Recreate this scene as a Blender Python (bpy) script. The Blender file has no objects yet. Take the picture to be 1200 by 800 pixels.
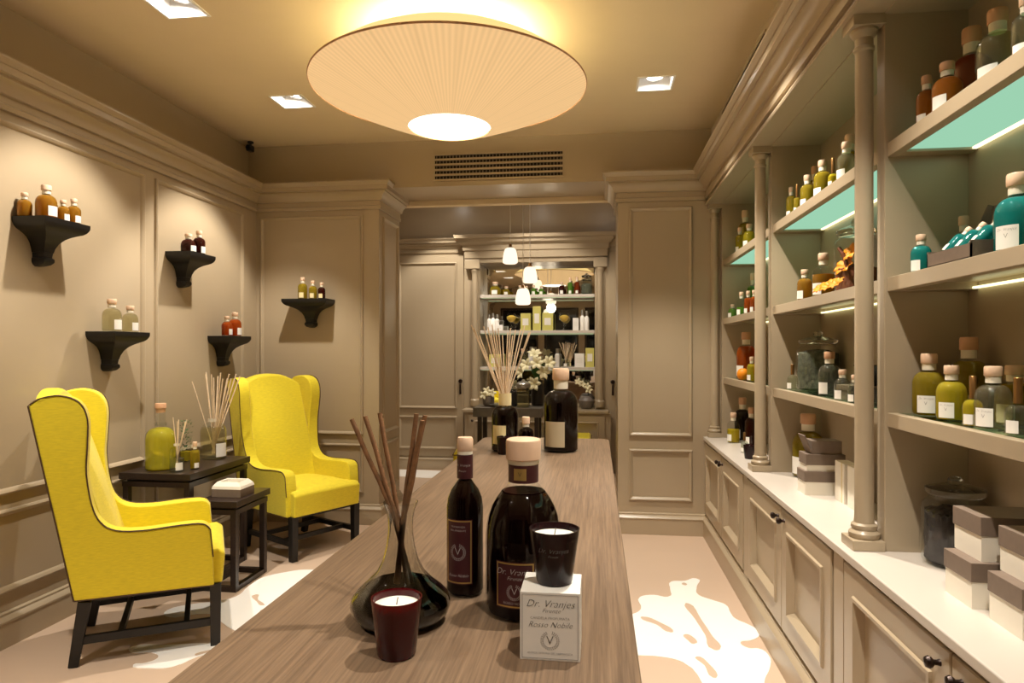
import bpy, bmesh, math, random
from mathutils import Vector, Matrix
random.seed(7)
PI = math.pi
SC = bpy.context.scene
COL = SC.collection

# ------------------------------------------------------------------ camera, world, exposure
cam = bpy.data.cameras.new('camera')
cam.sensor_width = 36.0
cam.lens = 780.0 / 1200.0 * 36.0
cam.shift_y = 10.0 / 1200.0
cam.clip_start = 0.02
co = bpy.data.objects.new('camera', cam)
COL.objects.link(co)
co.location = (0, 0, 1.30)
co.rotation_euler = (PI / 2, 0, math.atan(99.5 / 780.0))
SC.camera = co

wd = bpy.data.worlds.new('world')
SC.world = wd
wd.use_nodes = True
wd.node_tree.nodes['Background'].inputs[0].default_value = (0.02, 0.025, 0.04, 1)
wd.node_tree.nodes['Background'].inputs[1].default_value = 0.3

SC.view_settings.view_transform = 'Standard'
SC.view_settings.look = 'None'
SC.view_settings.gamma = 1.0
SC.view_settings.use_curve_mapping = False
SC.view_settings.exposure = 0.42
cy = SC.cycles
cy.use_denoising = True
cy.max_bounces = 8
cy.diffuse_bounces = 4
cy.glossy_bounces = 4
cy.transparent_max_bounces = 24
cy.transmission_bounces = 8
cy.caustics_reflective = False
cy.caustics_refractive = False
cy.sample_clamp_indirect = 4.0

SPOT_W = 120.0        # watts of one recessed ceiling spot
SPOT_COL = (1.0, 0.905, 0.775)
LAMP_COL = (1.0, 0.70, 0.30)
SHADE_COL = (1.0, 0.64, 0.30)

# ------------------------------------------------------------------ materials
def lin(c):
    return tuple(((v / 255.0) / 12.92 if v <= 10 else ((v / 255.0 + 0.055) / 1.055) ** 2.4) for v in c)

def newmat(name):
    m = bpy.data.materials.new(name)
    m.use_nodes = True
    nt = m.node_tree
    b = nt.nodes['Principled BSDF']
    return m, nt, b

def setin(b, **kw):
    for k, v in kw.items():
        b.inputs[k.replace('_', ' ')].default_value = v

def paint(name, rgb, rough=0.45, var=0.06, scale=3.0, metal=0.0, bump=0.0, bscale=200.0, stretch=None):
    m, nt, b = newmat(name)
    c = lin(rgb)
    tc = nt.nodes.new('ShaderNodeTexCoord')
    mp = nt.nodes.new('ShaderNodeMapping')
    nt.links.new(tc.outputs['Object'], mp.inputs[0])
    if stretch: mp.inputs['Scale'].default_value = stretch
    no = nt.nodes.new('ShaderNodeTexNoise')
    no.inputs['Scale'].default_value = scale
    no.inputs['Detail'].default_value = 4
    nt.links.new(mp.outputs[0], no.inputs[0])
    cr = nt.nodes.new('ShaderNodeValToRGB')
    cr.color_ramp.elements[0].position = 0.3
    cr.color_ramp.elements[1].position = 0.7
    cr.color_ramp.elements[0].color = tuple(v * (1 - var) for v in c) + (1,)
    cr.color_ramp.elements[1].color = tuple(min(1, v * (1 + var)) for v in c) + (1,)
    nt.links.new(no.outputs[0], cr.inputs[0])
    nt.links.new(cr.outputs[0], b.inputs['Base Color'])
    setin(b, Roughness=rough, Metallic=metal)
    if bump:
        n2 = nt.nodes.new('ShaderNodeTexNoise')
        n2.inputs['Scale'].default_value = bscale
        nt.links.new(mp.outputs[0], n2.inputs[0])
        bp = nt.nodes.new('ShaderNodeBump')
        bp.inputs['Strength'].default_value = bump
        bp.inputs['Distance'].default_value = 0.002
        nt.links.new(n2.outputs[0], bp.inputs['Height'])
        nt.links.new(bp.outputs[0], b.inputs['Normal'])
    return m

def emis(name, rgb, strength):
    m = bpy.data.materials.new(name)
    m.use_nodes = True
    nt = m.node_tree
    nt.nodes.clear()
    e = nt.nodes.new('ShaderNodeEmission')
    e.inputs[0].default_value = tuple(rgb) + (1,)
    e.inputs[1].default_value = strength
    o = nt.nodes.new('ShaderNodeOutputMaterial')
    nt.links.new(e.outputs[0], o.inputs[0])
    return m

def glassy(name, rgb, body=0.0, rough=0.03, spec=1.45, clear=0.95):
    """thin coloured glass or liquid: tinted see-through, some milky body, fresnel sheen"""
    m = bpy.data.materials.new(name)
    m.use_nodes = True
    nt = m.node_tree
    nt.nodes.clear()
    c = lin(rgb) if max(rgb) > 1 else rgb
    tr = nt.nodes.new('ShaderNodeBsdfTransparent')
    tr.inputs[0].default_value = tuple(v * clear for v in c) + (1,)
    last = tr
    if body > 0:
        d = nt.nodes.new('ShaderNodeBsdfDiffuse')
        d.inputs[0].default_value = tuple(c) + (1,)
        tl = nt.nodes.new('ShaderNodeBsdfTranslucent')
        tl.inputs[0].default_value = tuple(c) + (1,)
        a = nt.nodes.new('ShaderNodeMixShader')
        a.inputs[0].default_value = 0.6
        nt.links.new(d.outputs[0], a.inputs[1])
        nt.links.new(tl.outputs[0], a.inputs[2])
        mx = nt.nodes.new('ShaderNodeMixShader')
        mx.inputs[0].default_value = body
        nt.links.new(tr.outputs[0], mx.inputs[1])
        nt.links.new(a.outputs[0], mx.inputs[2])
        last = mx
    g = nt.nodes.new('ShaderNodeBsdfGlossy')
    g.inputs['Roughness'].default_value = rough
    fr = nt.nodes.new('ShaderNodeFresnel')
    fr.inputs[0].default_value = spec
    m2 = nt.nodes.new('ShaderNodeMixShader')
    ge = nt.nodes.new('ShaderNodeNewGeometry')
    iv = nt.nodes.new('ShaderNodeMath'); iv.operation = 'SUBTRACT'
    iv.inputs[0].default_value = 1.0
    nt.links.new(ge.outputs['Backfacing'], iv.inputs[1])
    mu = nt.nodes.new('ShaderNodeMath'); mu.operation = 'MULTIPLY'
    nt.links.new(fr.outputs[0], mu.inputs[0]); nt.links.new(iv.outputs[0], mu.inputs[1])
    nt.links.new(mu.outputs[0], m2.inputs[0])
    nt.links.new(last.outputs[0], m2.inputs[1])
    nt.links.new(g.outputs[0], m2.inputs[2])
    o = nt.nodes.new('ShaderNodeOutputMaterial')
    nt.links.new(m2.outputs[0], o.inputs[0])
    return m

def wood_grain(name, dark, light, rough=0.4):
    m, nt, b = newmat(name)
    tc = nt.nodes.new('ShaderNodeTexCoord')
    mp = nt.nodes.new('ShaderNodeMapping')
    mp.inputs['Scale'].default_value = (110, 2.6, 110)
    nt.links.new(tc.outputs['Object'], mp.inputs[0])
    n1 = nt.nodes.new('ShaderNodeTexNoise')
    n1.inputs['Scale'].default_value = 1.6
    n1.inputs['Detail'].default_value = 6
    n1.inputs['Roughness'].default_value = 0.65
    nt.links.new(mp.outputs[0], n1.inputs[0])
    cr = nt.nodes.new('ShaderNodeValToRGB')
    cr.color_ramp.elements[0].position = 0.32
    cr.color_ramp.elements[1].position = 0.7
    cr.color_ramp.elements[0].color = lin(dark) + (1,)
    cr.color_ramp.elements[1].color = lin(light) + (1,)
    nt.links.new(n1.outputs[0], cr.inputs[0])
    nt.links.new(cr.outputs[0], b.inputs['Base Color'])
    bp = nt.nodes.new('ShaderNodeBump')
    bp.inputs['Strength'].default_value = 0.12
    bp.inputs['Distance'].default_value = 0.001
    nt.links.new(n1.outputs[0], bp.inputs['Height'])
    nt.links.new(bp.outputs[0], b.inputs['Normal'])
    setin(b, Roughness=rough)
    return m

def fabric(name, rgb):
    m, nt, b = newmat(name)
    c = lin(rgb)
    tc = nt.nodes.new('ShaderNodeTexCoord')
    mp = nt.nodes.new('ShaderNodeMapping')
    mp.inputs['Scale'].default_value = (14, 14, 90)
    nt.links.new(tc.outputs['Object'], mp.inputs[0])
    n1 = nt.nodes.new('ShaderNodeTexNoise')
    n1.inputs['Scale'].default_value = 2.5
    n1.inputs['Detail'].default_value = 5
    nt.links.new(mp.outputs[0], n1.inputs[0])
    cr = nt.nodes.new('ShaderNodeValToRGB')
    cr.color_ramp.elements[0].position = 0.3
    cr.color_ramp.elements[1].position = 0.7
    cr.color_ramp.elements[0].color = tuple(v * 0.9 for v in c) + (1,)
    cr.color_ramp.elements[1].color = tuple(min(1, v * 1.06) for v in c) + (1,)
    nt.links.new(n1.outputs[0], cr.inputs[0])
    nt.links.new(cr.outputs[0], b.inputs['Base Color'])
    bp = nt.nodes.new('ShaderNodeBump')
    bp.inputs['Strength'].default_value = 0.25
    bp.inputs['Distance'].default_value = 0.0015
    nt.links.new(n1.outputs[0], bp.inputs['Height'])
    nt.links.new(bp.outputs[0], b.inputs['Normal'])
    setin(b, Roughness=0.75)
    b.inputs['Sheen Weight'].default_value = 0.15
    return m

def pleated_shade(name, rgb, strength):
    m = bpy.data.materials.new(name)
    m.use_nodes = True
    nt = m.node_tree
    nt.nodes.clear()
    tc = nt.nodes.new('ShaderNodeTexCoord')
    gr = nt.nodes.new('ShaderNodeTexGradient')
    gr.gradient_type = 'RADIAL'
    nt.links.new(tc.outputs['Object'], gr.inputs[0])
    def sine(freq):
        ml = nt.nodes.new('ShaderNodeMath'); ml.operation = 'MULTIPLY'
        ml.inputs[1].default_value = freq * 2 * PI
        nt.links.new(gr.outputs['Fac'], ml.inputs[0])
        sn = nt.nodes.new('ShaderNodeMath'); sn.operation = 'SINE'
        nt.links.new(ml.outputs[0], sn.inputs[0])
        return sn
    a = sine(150)
    b2 = nt.nodes.new('ShaderNodeMath'); b2.operation = 'MULTIPLY_ADD'
    nt.links.new(a.outputs[0], b2.inputs[0])
    b2.inputs[1].default_value = 0.07
    b2.inputs[2].default_value = 0.93
    f = sine(11)
    p = nt.nodes.new('ShaderNodeMath'); p.operation = 'POWER'
    ab = nt.nodes.new('ShaderNodeMath'); ab.operation = 'ABSOLUTE'
    nt.links.new(f.outputs[0], ab.inputs[0])
    nt.links.new(ab.outputs[0], p.inputs[0]); p.inputs[1].default_value = 60
    sub = nt.nodes.new('ShaderNodeMath'); sub.operation = 'MULTIPLY_ADD'
    nt.links.new(p.outputs[0], sub.inputs[0])
    sub.inputs[1].default_value = -0.06
    nt.links.new(b2.outputs[0], sub.inputs[2])
    st = nt.nodes.new('ShaderNodeMath'); st.operation = 'MULTIPLY'
    nt.links.new(sub.outputs[0], st.inputs[0]); st.inputs[1].default_value = strength
    e = nt.nodes.new('ShaderNodeEmission')
    e.inputs[0].default_value = tuple(rgb) + (1,)
    nt.links.new(st.outputs[0], e.inputs[1])
    d = nt.nodes.new('ShaderNodeBsdfDiffuse')
    d.inputs[0].default_value = lin((150, 130, 100)) + (1,)
    ad = nt.nodes.new('ShaderNodeAddShader')
    nt.links.new(e.outputs[0], ad.inputs[0]); nt.links.new(d.outputs[0], ad.inputs[1])
    o = nt.nodes.new('ShaderNodeOutputMaterial')
    nt.links.new(ad.outputs[0], o.inputs[0])
    return m

TAUPE = (172, 156, 131)
M = {}
M['paint'] = paint('taupe_paint', TAUPE, 0.30, 0.02)
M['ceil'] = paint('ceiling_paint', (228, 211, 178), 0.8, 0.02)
M['floor'] = paint('resin_floor', (206, 182, 160), 0.32, 0.03, 1.2)
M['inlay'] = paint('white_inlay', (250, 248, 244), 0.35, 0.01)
M['worktop'] = paint('pale_worktop', (204, 196, 186), 0.3, 0.02)
M['table'] = wood_grain('taupe_oak', (98, 79, 62), (138, 114, 90), 0.42)
M['dark'] = wood_grain('dark_wood', (30, 20, 16), (52, 38, 31), 0.35)
M['black'] = paint('black_lacquer', (11, 9, 8), 0.45, 0.1)
M['yellow'] = fabric('yellow_linen', (222, 204, 34))
M['piping'] = paint('brown_piping', (72, 48, 22), 0.7)
M['knob'] = paint('bronze_knob', (42, 28, 22), 0.3, 0.1, metal=0.6)
M['stopper'] = paint('pale_wood', (226, 192, 162), 0.55, 0.08, 40, stretch=(1, 1, 0.2))
M['stopper2'] = paint('darker_wood', (206, 160, 124), 0.55, 0.08, 40, stretch=(1, 1, 0.2))
M['band'] = paint('cream_band', (232, 224, 204), 0.5)
M['label'] = paint('white_label', (240, 238, 232), 0.55)
M['cream'] = paint('cream_paper', (224, 208, 160), 0.55)
M['parch'] = paint('parchment', (206, 194, 166), 0.55)
M['yfill'] = paint('yellow_filling', (226, 190, 84), 0.6)
M['wine'] = paint('wine_paper', (64, 20, 24), 0.5)
M['gold'] = paint('gold_foil', (196, 164, 96), 0.35, metal=0.7)
M['ink'] = paint('grey_ink', (120, 112, 110), 0.6)
M['inkd'] = paint('dark_ink', (50, 44, 44), 0.6)
M['silver'] = paint('silver_ink', (205, 195, 190), 0.5)
M['metal'] = paint('brushed_metal', (170, 168, 164), 0.3, metal=0.9)
M['brass'] = paint('brass_cap', (150, 112, 66), 0.3, metal=0.8)
M['white'] = paint('white_enamel', (246, 244, 240), 0.35, 0.01)
M['wax'] = paint('white_wax', (246, 240, 228), 0.5, 0.01)
M['boxlid'] = paint('brown_card', (120, 104, 91), 0.6, 0.05, 60)
M['boxbase'] = paint('white_card', (236, 230, 216), 0.6)
M['reed'] = paint('pale_reed', (232, 210, 180), 0.7, 0.12, 30)
M['stick'] = paint('brown_twig', (122, 84, 50), 0.8, 0.25, 60, bump=0.6)
M['leaf'] = paint('green_leaf', (46, 92, 30), 0.5, 0.2, 20)
M['petal'] = paint('lily_petal', (228, 222, 186), 0.55)
M['orange'] = paint('orange_petal', (244, 150, 8), 0.55)
M['cinnamon'] = paint('cinnamon', (120, 62, 32), 0.7, 0.2, 50)
M['pot'] = paint('potpourri', (38, 33, 34), 0.8, 0.5, 60, bump=1.0, bscale=60)
M['grass'] = paint('dried_grass', (78, 82, 66), 0.8, 0.5, 60, bump=1.0, bscale=60)
M['stone'] = paint('grey_stone', (92, 86, 78), 0.3, 0.15, 12)
M['grey'] = paint('grey_ceramic', (120, 112, 106), 0.4)
M['plastic'] = paint('black_plastic', (16, 15, 15), 0.35)
M['void'] = paint('dark_duct', (18, 14, 8), 0.9)
M['tealbox'] = paint('pale_card', (196, 190, 170), 0.6)
M['glass'] = glassy('clear_glass', (0.97, 0.985, 0.97), 0.0, spec=1.5)
M['gglass'] = glassy('green_tint_glass', (0.80, 0.95, 0.86), 0.0)
M['candleglass'] = glassy('wine_glass', (128, 16, 24), 0.55, 0.12)
M['candledark'] = glassy('dark_wine_glass', (52, 12, 18), 0.8, 0.25)
def refr(name, rgb, body, ior=1.33):
    """coloured oil: refracting, with a little cloudiness that scatters light"""
    m = bpy.data.materials.new(name)
    m.use_nodes = True
    nt = m.node_tree
    nt.nodes.clear()
    c = lin(rgb) + (1,)
    g = nt.nodes.new('ShaderNodeBsdfGlass')
    g.inputs['Color'].default_value = c; g.inputs['Roughness'].default_value = 0.0; g.inputs['IOR'].default_value = ior
    d = nt.nodes.new('ShaderNodeBsdfDiffuse'); d.inputs[0].default_value = c
    tl = nt.nodes.new('ShaderNodeBsdfTranslucent'); tl.inputs[0].default_value = c
    a = nt.nodes.new('ShaderNodeMixShader'); a.inputs[0].default_value = 0.35
    nt.links.new(d.outputs[0], a.inputs[1]); nt.links.new(tl.outputs[0], a.inputs[2])
    mx = nt.nodes.new('ShaderNodeMixShader'); mx.inputs[0].default_value = body
    nt.links.new(g.outputs[0], mx.inputs[1]); nt.links.new(a.outputs[0], mx.inputs[2])
    o = nt.nodes.new('ShaderNodeOutputMaterial')
    nt.links.new(mx.outputs[0], o.inputs[0])
    return m
def liq(name, rgb, body=0.45): M[name] = refr(name, rgb, body)
M['l_clear'] = glassy('pale_water', (0.92, 0.94, 0.86), 0.03, 0.04, 1.45)
M['l_pale'] = glassy('pale_oil', (0.88, 0.84, 0.64), 0.08, 0.04, 1.45)
M['rglass'] = refr('decanter_glass', (250, 250, 248), 0.0, 1.45)
liq('l_yclear', (246, 236, 80), 0.4)
liq('l_yellow', (238, 218, 60), 0.45)
liq('l_olive', (214, 188, 58), 0.42)
liq('l_amber', (230, 140, 50), 0.42)
liq('l_orange', (240, 120, 40), 0.35)
liq('l_red', (190, 84, 40), 0.4)
liq('l_gold', (214, 160, 56), 0.42)
liq('l_teal', (40, 170, 168), 0.6)
liq('l_green', (140, 195, 80), 0.5)
liq('l_maroon', (96, 34, 28), 0.35)
liq('l_black', (26, 10, 8), 0.5)
M['shade'] = pleated_shade('pleated_shade', SHADE_COL, 0.60)
M['shade_side'] = emis('shade_inner', (1.0, 0.70, 0.26), 0.85)
M['ring'] = emis('ring_tube', (1.0, 0.80, 0.46), 34.0)
M['disc'] = emis('lamp_diffuser', (1.0, 0.93, 0.78), 2.6)
M['bulb'] = emis('spot_bulb', (1.0, 0.95, 0.88), 60.0)
M['pend'] = emis('pendant_glow', (1.0, 0.78, 0.56), 1.2)
M['shelfglow'] = emis('backlit_green_glass', (0.46, 0.88, 0.60), 0.55)
M['ledstrip'] = emis('led_strip', (0.98, 0.92, 0.50), 1.6)
M['ledniche'] = emis('niche_led', (0.80, 0.95, 0.55), 0.5)

def mirror_mat():
    m, nt, b = newmat('mirror')
    setin(b, Base_Color=(0.82, 0.82, 0.78, 1), Metallic=1.0, Roughness=0.015)
    return m
M['mirror'] = mirror_mat()
def night_mat():
    m, nt, b = newmat('night_glass')
    setin(b, Base_Color=(0.004, 0.005, 0.008, 1), Roughness=0.05)
    return m
M['night'] = night_mat()

# ------------------------------------------------------------------ mesh helpers
def obj(name, bm, mat, parent=None, smooth=False, bevel=0.0, seg=2, loc=None, sub=0):
    me = bpy.data.meshes.new(name)
    bmesh.ops.recalc_face_normals(bm, faces=bm.faces)
    bm.to_mesh(me)
    bm.free()
    me.materials.append(M[mat] if isinstance(mat, str) else mat)
    if smooth:
        for p in me.polygons: p.use_smooth = True
        me.set_sharp_from_angle(angle=math.radians(smooth if smooth > 1 else 40))
    o = bpy.data.objects.new(name, me)
    COL.objects.link(o)
    if parent: o.parent = parent
    if loc: o.location = loc
    if bevel:
        b = o.modifiers.new('bevel', 'BEVEL')
        b.width = bevel; b.segments = seg; b.limit_method = 'ANGLE'; b.angle_limit = math.radians(35); b.harden_normals = True
        for p in me.polygons: p.use_smooth = True
    if sub:
        s_ = o.modifiers.new('sub', 'SUBSURF'); s_.levels = sub; s_.render_levels = sub
        for p in me.polygons: p.use_smooth = True
    return o

def tag(o, label, cat, group=None):
    o['label'] = label; o['category'] = cat
    if group: o['group'] = group
    return o

def thing(name, label, cat, loc=(0, 0, 0), rz=0.0, group=None):
    o = bpy.data.objects.new(name, None)
    o.empty_display_size = 0.05
    COL.objects.link(o)
    o.location = loc; o.rotation_euler = (0, 0, rz)
    return tag(o, label, cat, group)

def struct(name, bm, mat, parent=None, **k):
    o = obj(name, bm, mat, parent, **k)
    if not parent: o['kind'] = 'structure'
    return o

def B(*boxes, bm=None):
    """boxes (x0,x1,y0,y1,z0,z1)"""
    bm = bm or bmesh.new()
    for x0, x1, y0, y1, z0, z1 in boxes:
        v = [bm.verts.new(p) for p in ((x0, y0, z0), (x1, y0, z0), (x1, y1, z0), (x0, y1, z0),
                                       (x0, y0, z1), (x1, y0, z1), (x1, y1, z1), (x0, y1, z1))]
        for f in ((0, 3, 2, 1), (4, 5, 6, 7), (0, 1, 5, 4), (1, 2, 6, 5), (2, 3, 7, 6), (3, 0, 4, 7)):
            bm.faces.new([v[i] for i in f])
    return bm

def lathe(prof, seg=28, bm=None, at=(0, 0, 0), flute=0, famp=0.0, caps=True):
    bm = bm or bmesh.new()
    rings = []
    for r, z in prof:
        ring = []
        for i in range(seg):
            a = 2 * PI * i / seg
            rr = r * (1 + famp * math.cos(flute * a)) if flute else r
            ring.append(bm.verts.new((at[0] + rr * math.cos(a), at[1] + rr * math.sin(a), at[2] + z)))
        rings.append(ring)
    for a, b in zip(rings, rings[1:]):
        for i in range(seg):
            bm.faces.new((a[i], a[(i + 1) % seg], b[(i + 1) % seg], b[i]))
    if caps:
        if prof[0][0] > 1e-5: bm.faces.new(list(reversed(rings[0])))
        if prof[-1][0] > 1e-5: bm.faces.new(rings[-1])
    return bm

def tube(pts, r, seg=8, bm=None, r2=None):
    bm = bm or bmesh.new()
    pts = [Vector(p) for p in pts]
    n = len(pts)
    rings = []
    up = Vector((0, 0, 1))
    for i, p in enumerate(pts):
        d = (pts[min(i + 1, n - 1)] - pts[max(i - 1, 0)]).normalized()
        ref = up if abs(d.dot(up)) < 0.95 else Vector((1, 0, 0))
        a = d.cross(ref).normalized()
        b = d.cross(a).normalized()
        rr = r if r2 is None else r + (r2 - r) * i / (n - 1)
        rings.append([bm.verts.new(p + (a * math.cos(2 * PI * k / seg) + b * math.sin(2 * PI * k / seg)) * rr) for k in range(seg)])
    for a, b in zip(rings, rings[1:]):
        for k in range(seg):
            bm.faces.new((a[k], a[(k + 1) % seg], b[(k + 1) % seg], b[k]))
    bm.faces.new(rings[0]); bm.faces.new(list(reversed(rings[-1])))
    return bm

def bar(p, q, w, d, bm=None, w2=None, d2=None):
    """square-section bar between two points"""
    bm = bm or bmesh.new()
    p, q = Vector(p), Vector(q)
    dr = (q - p).normalized()
    ref = Vector((0, 0, 1)) if abs(dr.z) < 0.9 else Vector((0, 1, 0))
    a = dr.cross(ref).normalized(); b = dr.cross(a).normalized()
    w2 = w if w2 is None else w2; d2 = d if d2 is None else d2
    rs = []
    for pt, ww, dd in ((p, w, d), (q, w2, d2)):
        rs.append([bm.verts.new(pt + a * sx * ww / 2 + b * sy * dd / 2) for sx, sy in ((-1, -1), (1, -1), (1, 1), (-1, 1))])
    for k in range(4):
        bm.faces.new((rs[0][k], rs[0][(k + 1) % 4], rs[1][(k + 1) % 4], rs[1][k]))
    bm.faces.new(rs[0]); bm.faces.new(list(reversed(rs[1])))
    return bm

def prism(poly, fn, t0, t1, bm=None):
    """extrude a polygon of (a,b) from t0 to t1; fn(a,b,t)->xyz"""
    bm = bm or bmesh.new()
    A = [bm.verts.new(fn(a, b, t0)) for a, b in poly]
    C = [bm.verts.new(fn(a, b, t1)) for a, b in poly]
    n = len(poly)
    bm.faces.new(A); bm.faces.new(list(reversed(C)))
    for i in range(n):
        bm.faces.new((A[i], A[(i + 1) % n], C[(i + 1) % n], C[i]))
    return bm

def sweep(path, prof, bm=None):
    """moulding along a plan polyline; prof (offset to the right of travel, z), closed loop"""
    bm = bm or bmesh.new()
    n = len(path)
    P = [Vector((p[0], p[1])) for p in path]
    sec = []
    for i in range(n):
        d0 = (P[i] - P[i - 1]).normalized() if i > 0 else None
        d1 = (P[i + 1] - P[i]).normalized() if i < n - 1 else None
        if d0 is None: d0 = d1
        if d1 is None: d1 = d0
        n0 = Vector((d0.y, -d0.x)); n1 = Vector((d1.y, -d1.x))
        m = n0 + n1
        m = m / (1 + n0.dot(n1))
        sec.append([bm.verts.new((P[i].x + m.x * o, P[i].y + m.y * o, z)) for o, z in prof])
    k = len(prof)
    for a, b in zip(sec, sec[1:]):
        for j in range(k):
            bm.faces.new((a[j], a[(j + 1) % k], b[(j + 1) % k], b[j]))
    bm.faces.new(sec[0]); bm.faces.new(list(reversed(sec[-1])))
    return bm

def rings(rect, prof, fn, cap=True, bm=None):
    """mitred rectangular rings: prof (inset, height); fn(a,b,n)->xyz"""
    bm = bm or bmesh.new()
    a0, a1, b0, b1 = rect
    rr = []
    for t, h in prof:
        rr.append([bm.verts.new(fn(a, b, h)) for a, b in ((a0 + t, b0 + t), (a1 - t, b0 + t), (a1 - t, b1 - t), (a0 + t, b1 - t))])
    for p, q in zip(rr, rr[1:]):
        for k in range(4):
            bm.faces.new((p[k], p[(k + 1) % 4], q[(k + 1) % 4], q[k]))
    if cap: bm.faces.new(rr[-1])
    return bm

def fx(x0, sgn):   # wall facing +-x: a runs along y
    return lambda a, b, n: (x0 + sgn * n, a, b)
def fy(y0, sgn):   # wall facing +-y: a runs along x
    return lambda a, b, n: (a, y0 + sgn * n, b)

BEAD = [(0, 0), (0.002, 0.012), (0.010, 0.017), (0.020, 0.012), (0.026, 0.003), (0.028, 0.0)]
def panel(parent, rect, fn):
    obj('panel_moulding', rings(rect, BEAD, fn, cap=False), 'paint', parent, smooth=30)

def light(name, kind, loc, power, color, parent=None, size=0.05, angle=None, blend=0.5, target=None):
    L = bpy.data.lights.new(name, kind)
    L.energy = power; L.color = color
    if kind in ('SPOT', 'POINT'): L.shadow_soft_size = size
    if kind == 'SPOT':
        L.spot_size = math.radians(angle); L.spot_blend = blend
    o = bpy.data.objects.new(name, L)
    COL.objects.link(o)
    o.location = loc
    if target is not None:
        o.rotation_euler = (Vector(target) - Vector(loc)).to_track_quat('-Z', 'Y').to_euler()
    if parent: 
        o.parent = parent
        o.location = Vector(loc) - parent.location
    return o

def curve2d_mesh(splines, extrude=0.0):
    cu = bpy.data.curves.new('tmp', 'CURVE')
    cu.dimensions = '2D'; cu.fill_mode = 'BOTH'; cu.extrude = extrude
    for pts in splines:
        sp = cu.splines.new('BEZIER')
        sp.bezier_points.add(len(pts) - 1)
        for bp_, p in zip(sp.bezier_points, pts):
            bp_.co = (p[0], p[1], 0)
            bp_.handle_left_type = bp_.handle_right_type = 'AUTO'
        sp.use_cyclic_u = True
        sp.resolution_u = 4
    return curve_to_mesh(cu)

def curve_to_mesh(cu):
    t = bpy.data.objects.new('tmp', cu)
    COL.objects.link(t)
    dg = bpy.context.evaluated_depsgraph_get()
    dg.update()
    me = bpy.data.meshes.new_from_object(t.evaluated_get(dg))
    bpy.data.objects.remove(t)
    bpy.data.curves.remove(cu)
    me.materials.clear()
    return me

def text_mesh(lines, fn, mat, parent, name='lettering'):
    """lines: (text, size, a, b, shear); fn(a,b)->xyz on the printed face"""
    bm = bmesh.new()
    for s, size, a, b, sh in lines:
        cu = bpy.data.curves.new('tmp', 'FONT')
        cu.body = s; cu.size = size; cu.align_x = 'CENTER'; cu.align_y = 'CENTER'; cu.shear = sh
        cu.resolution_u = 2; cu.offset = -0.018 * size
        me = curve_to_mesh(cu)
        off = len(bm.verts)
        bm.from_mesh(me)
        bm.verts.ensure_lookup_table()
        for v in bm.verts[off:]:
            v.co = Vector(fn(v.co.x + a, v.co.y + b))
        bpy.data.meshes.remove(me)
    o = obj(name, bm, mat, parent)
    o['kind'] = 'stuff'
    return o

# ------------------------------------------------------------------ the setting
CZ = 2.86
YF = -1.8
fl = struct('floor', B((-2.7, 1.2, YF, 7.6, -0.06, 0.0)), 'floor')

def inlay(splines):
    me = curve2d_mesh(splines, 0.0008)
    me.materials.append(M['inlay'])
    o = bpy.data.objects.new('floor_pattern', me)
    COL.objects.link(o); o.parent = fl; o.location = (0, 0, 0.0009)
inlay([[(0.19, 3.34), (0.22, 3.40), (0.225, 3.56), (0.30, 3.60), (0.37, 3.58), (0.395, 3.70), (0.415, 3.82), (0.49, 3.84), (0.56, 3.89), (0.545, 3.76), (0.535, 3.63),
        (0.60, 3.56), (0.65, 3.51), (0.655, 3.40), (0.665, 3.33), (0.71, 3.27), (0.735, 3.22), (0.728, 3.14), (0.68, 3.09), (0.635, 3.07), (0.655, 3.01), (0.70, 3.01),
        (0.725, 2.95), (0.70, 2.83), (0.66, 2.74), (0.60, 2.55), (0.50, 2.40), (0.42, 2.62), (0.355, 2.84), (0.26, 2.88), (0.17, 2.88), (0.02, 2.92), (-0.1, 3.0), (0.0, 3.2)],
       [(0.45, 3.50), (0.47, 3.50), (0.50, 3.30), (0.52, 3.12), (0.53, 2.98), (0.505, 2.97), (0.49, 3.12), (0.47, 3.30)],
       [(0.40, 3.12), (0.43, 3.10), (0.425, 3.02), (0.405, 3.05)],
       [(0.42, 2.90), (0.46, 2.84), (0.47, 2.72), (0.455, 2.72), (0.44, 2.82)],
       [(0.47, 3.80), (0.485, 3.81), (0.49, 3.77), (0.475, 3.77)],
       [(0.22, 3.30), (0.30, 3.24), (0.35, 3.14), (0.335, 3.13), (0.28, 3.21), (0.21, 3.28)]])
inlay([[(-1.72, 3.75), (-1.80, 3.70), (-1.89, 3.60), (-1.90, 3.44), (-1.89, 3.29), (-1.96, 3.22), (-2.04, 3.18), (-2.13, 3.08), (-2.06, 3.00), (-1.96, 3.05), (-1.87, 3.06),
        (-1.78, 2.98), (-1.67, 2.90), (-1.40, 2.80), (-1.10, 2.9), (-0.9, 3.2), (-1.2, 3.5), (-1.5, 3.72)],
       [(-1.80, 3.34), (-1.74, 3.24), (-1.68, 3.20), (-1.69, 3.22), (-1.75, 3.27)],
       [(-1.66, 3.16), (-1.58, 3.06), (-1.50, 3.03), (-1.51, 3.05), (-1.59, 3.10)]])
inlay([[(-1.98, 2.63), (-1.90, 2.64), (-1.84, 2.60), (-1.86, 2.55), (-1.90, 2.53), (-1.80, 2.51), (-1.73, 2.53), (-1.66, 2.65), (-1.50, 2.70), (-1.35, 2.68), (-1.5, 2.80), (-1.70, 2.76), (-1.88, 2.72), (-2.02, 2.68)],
       [(-1.70, 2.64), (-1.66, 2.70), (-1.60, 2.73), (-1.61, 2.71), (-1.66, 2.67)]])
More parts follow.
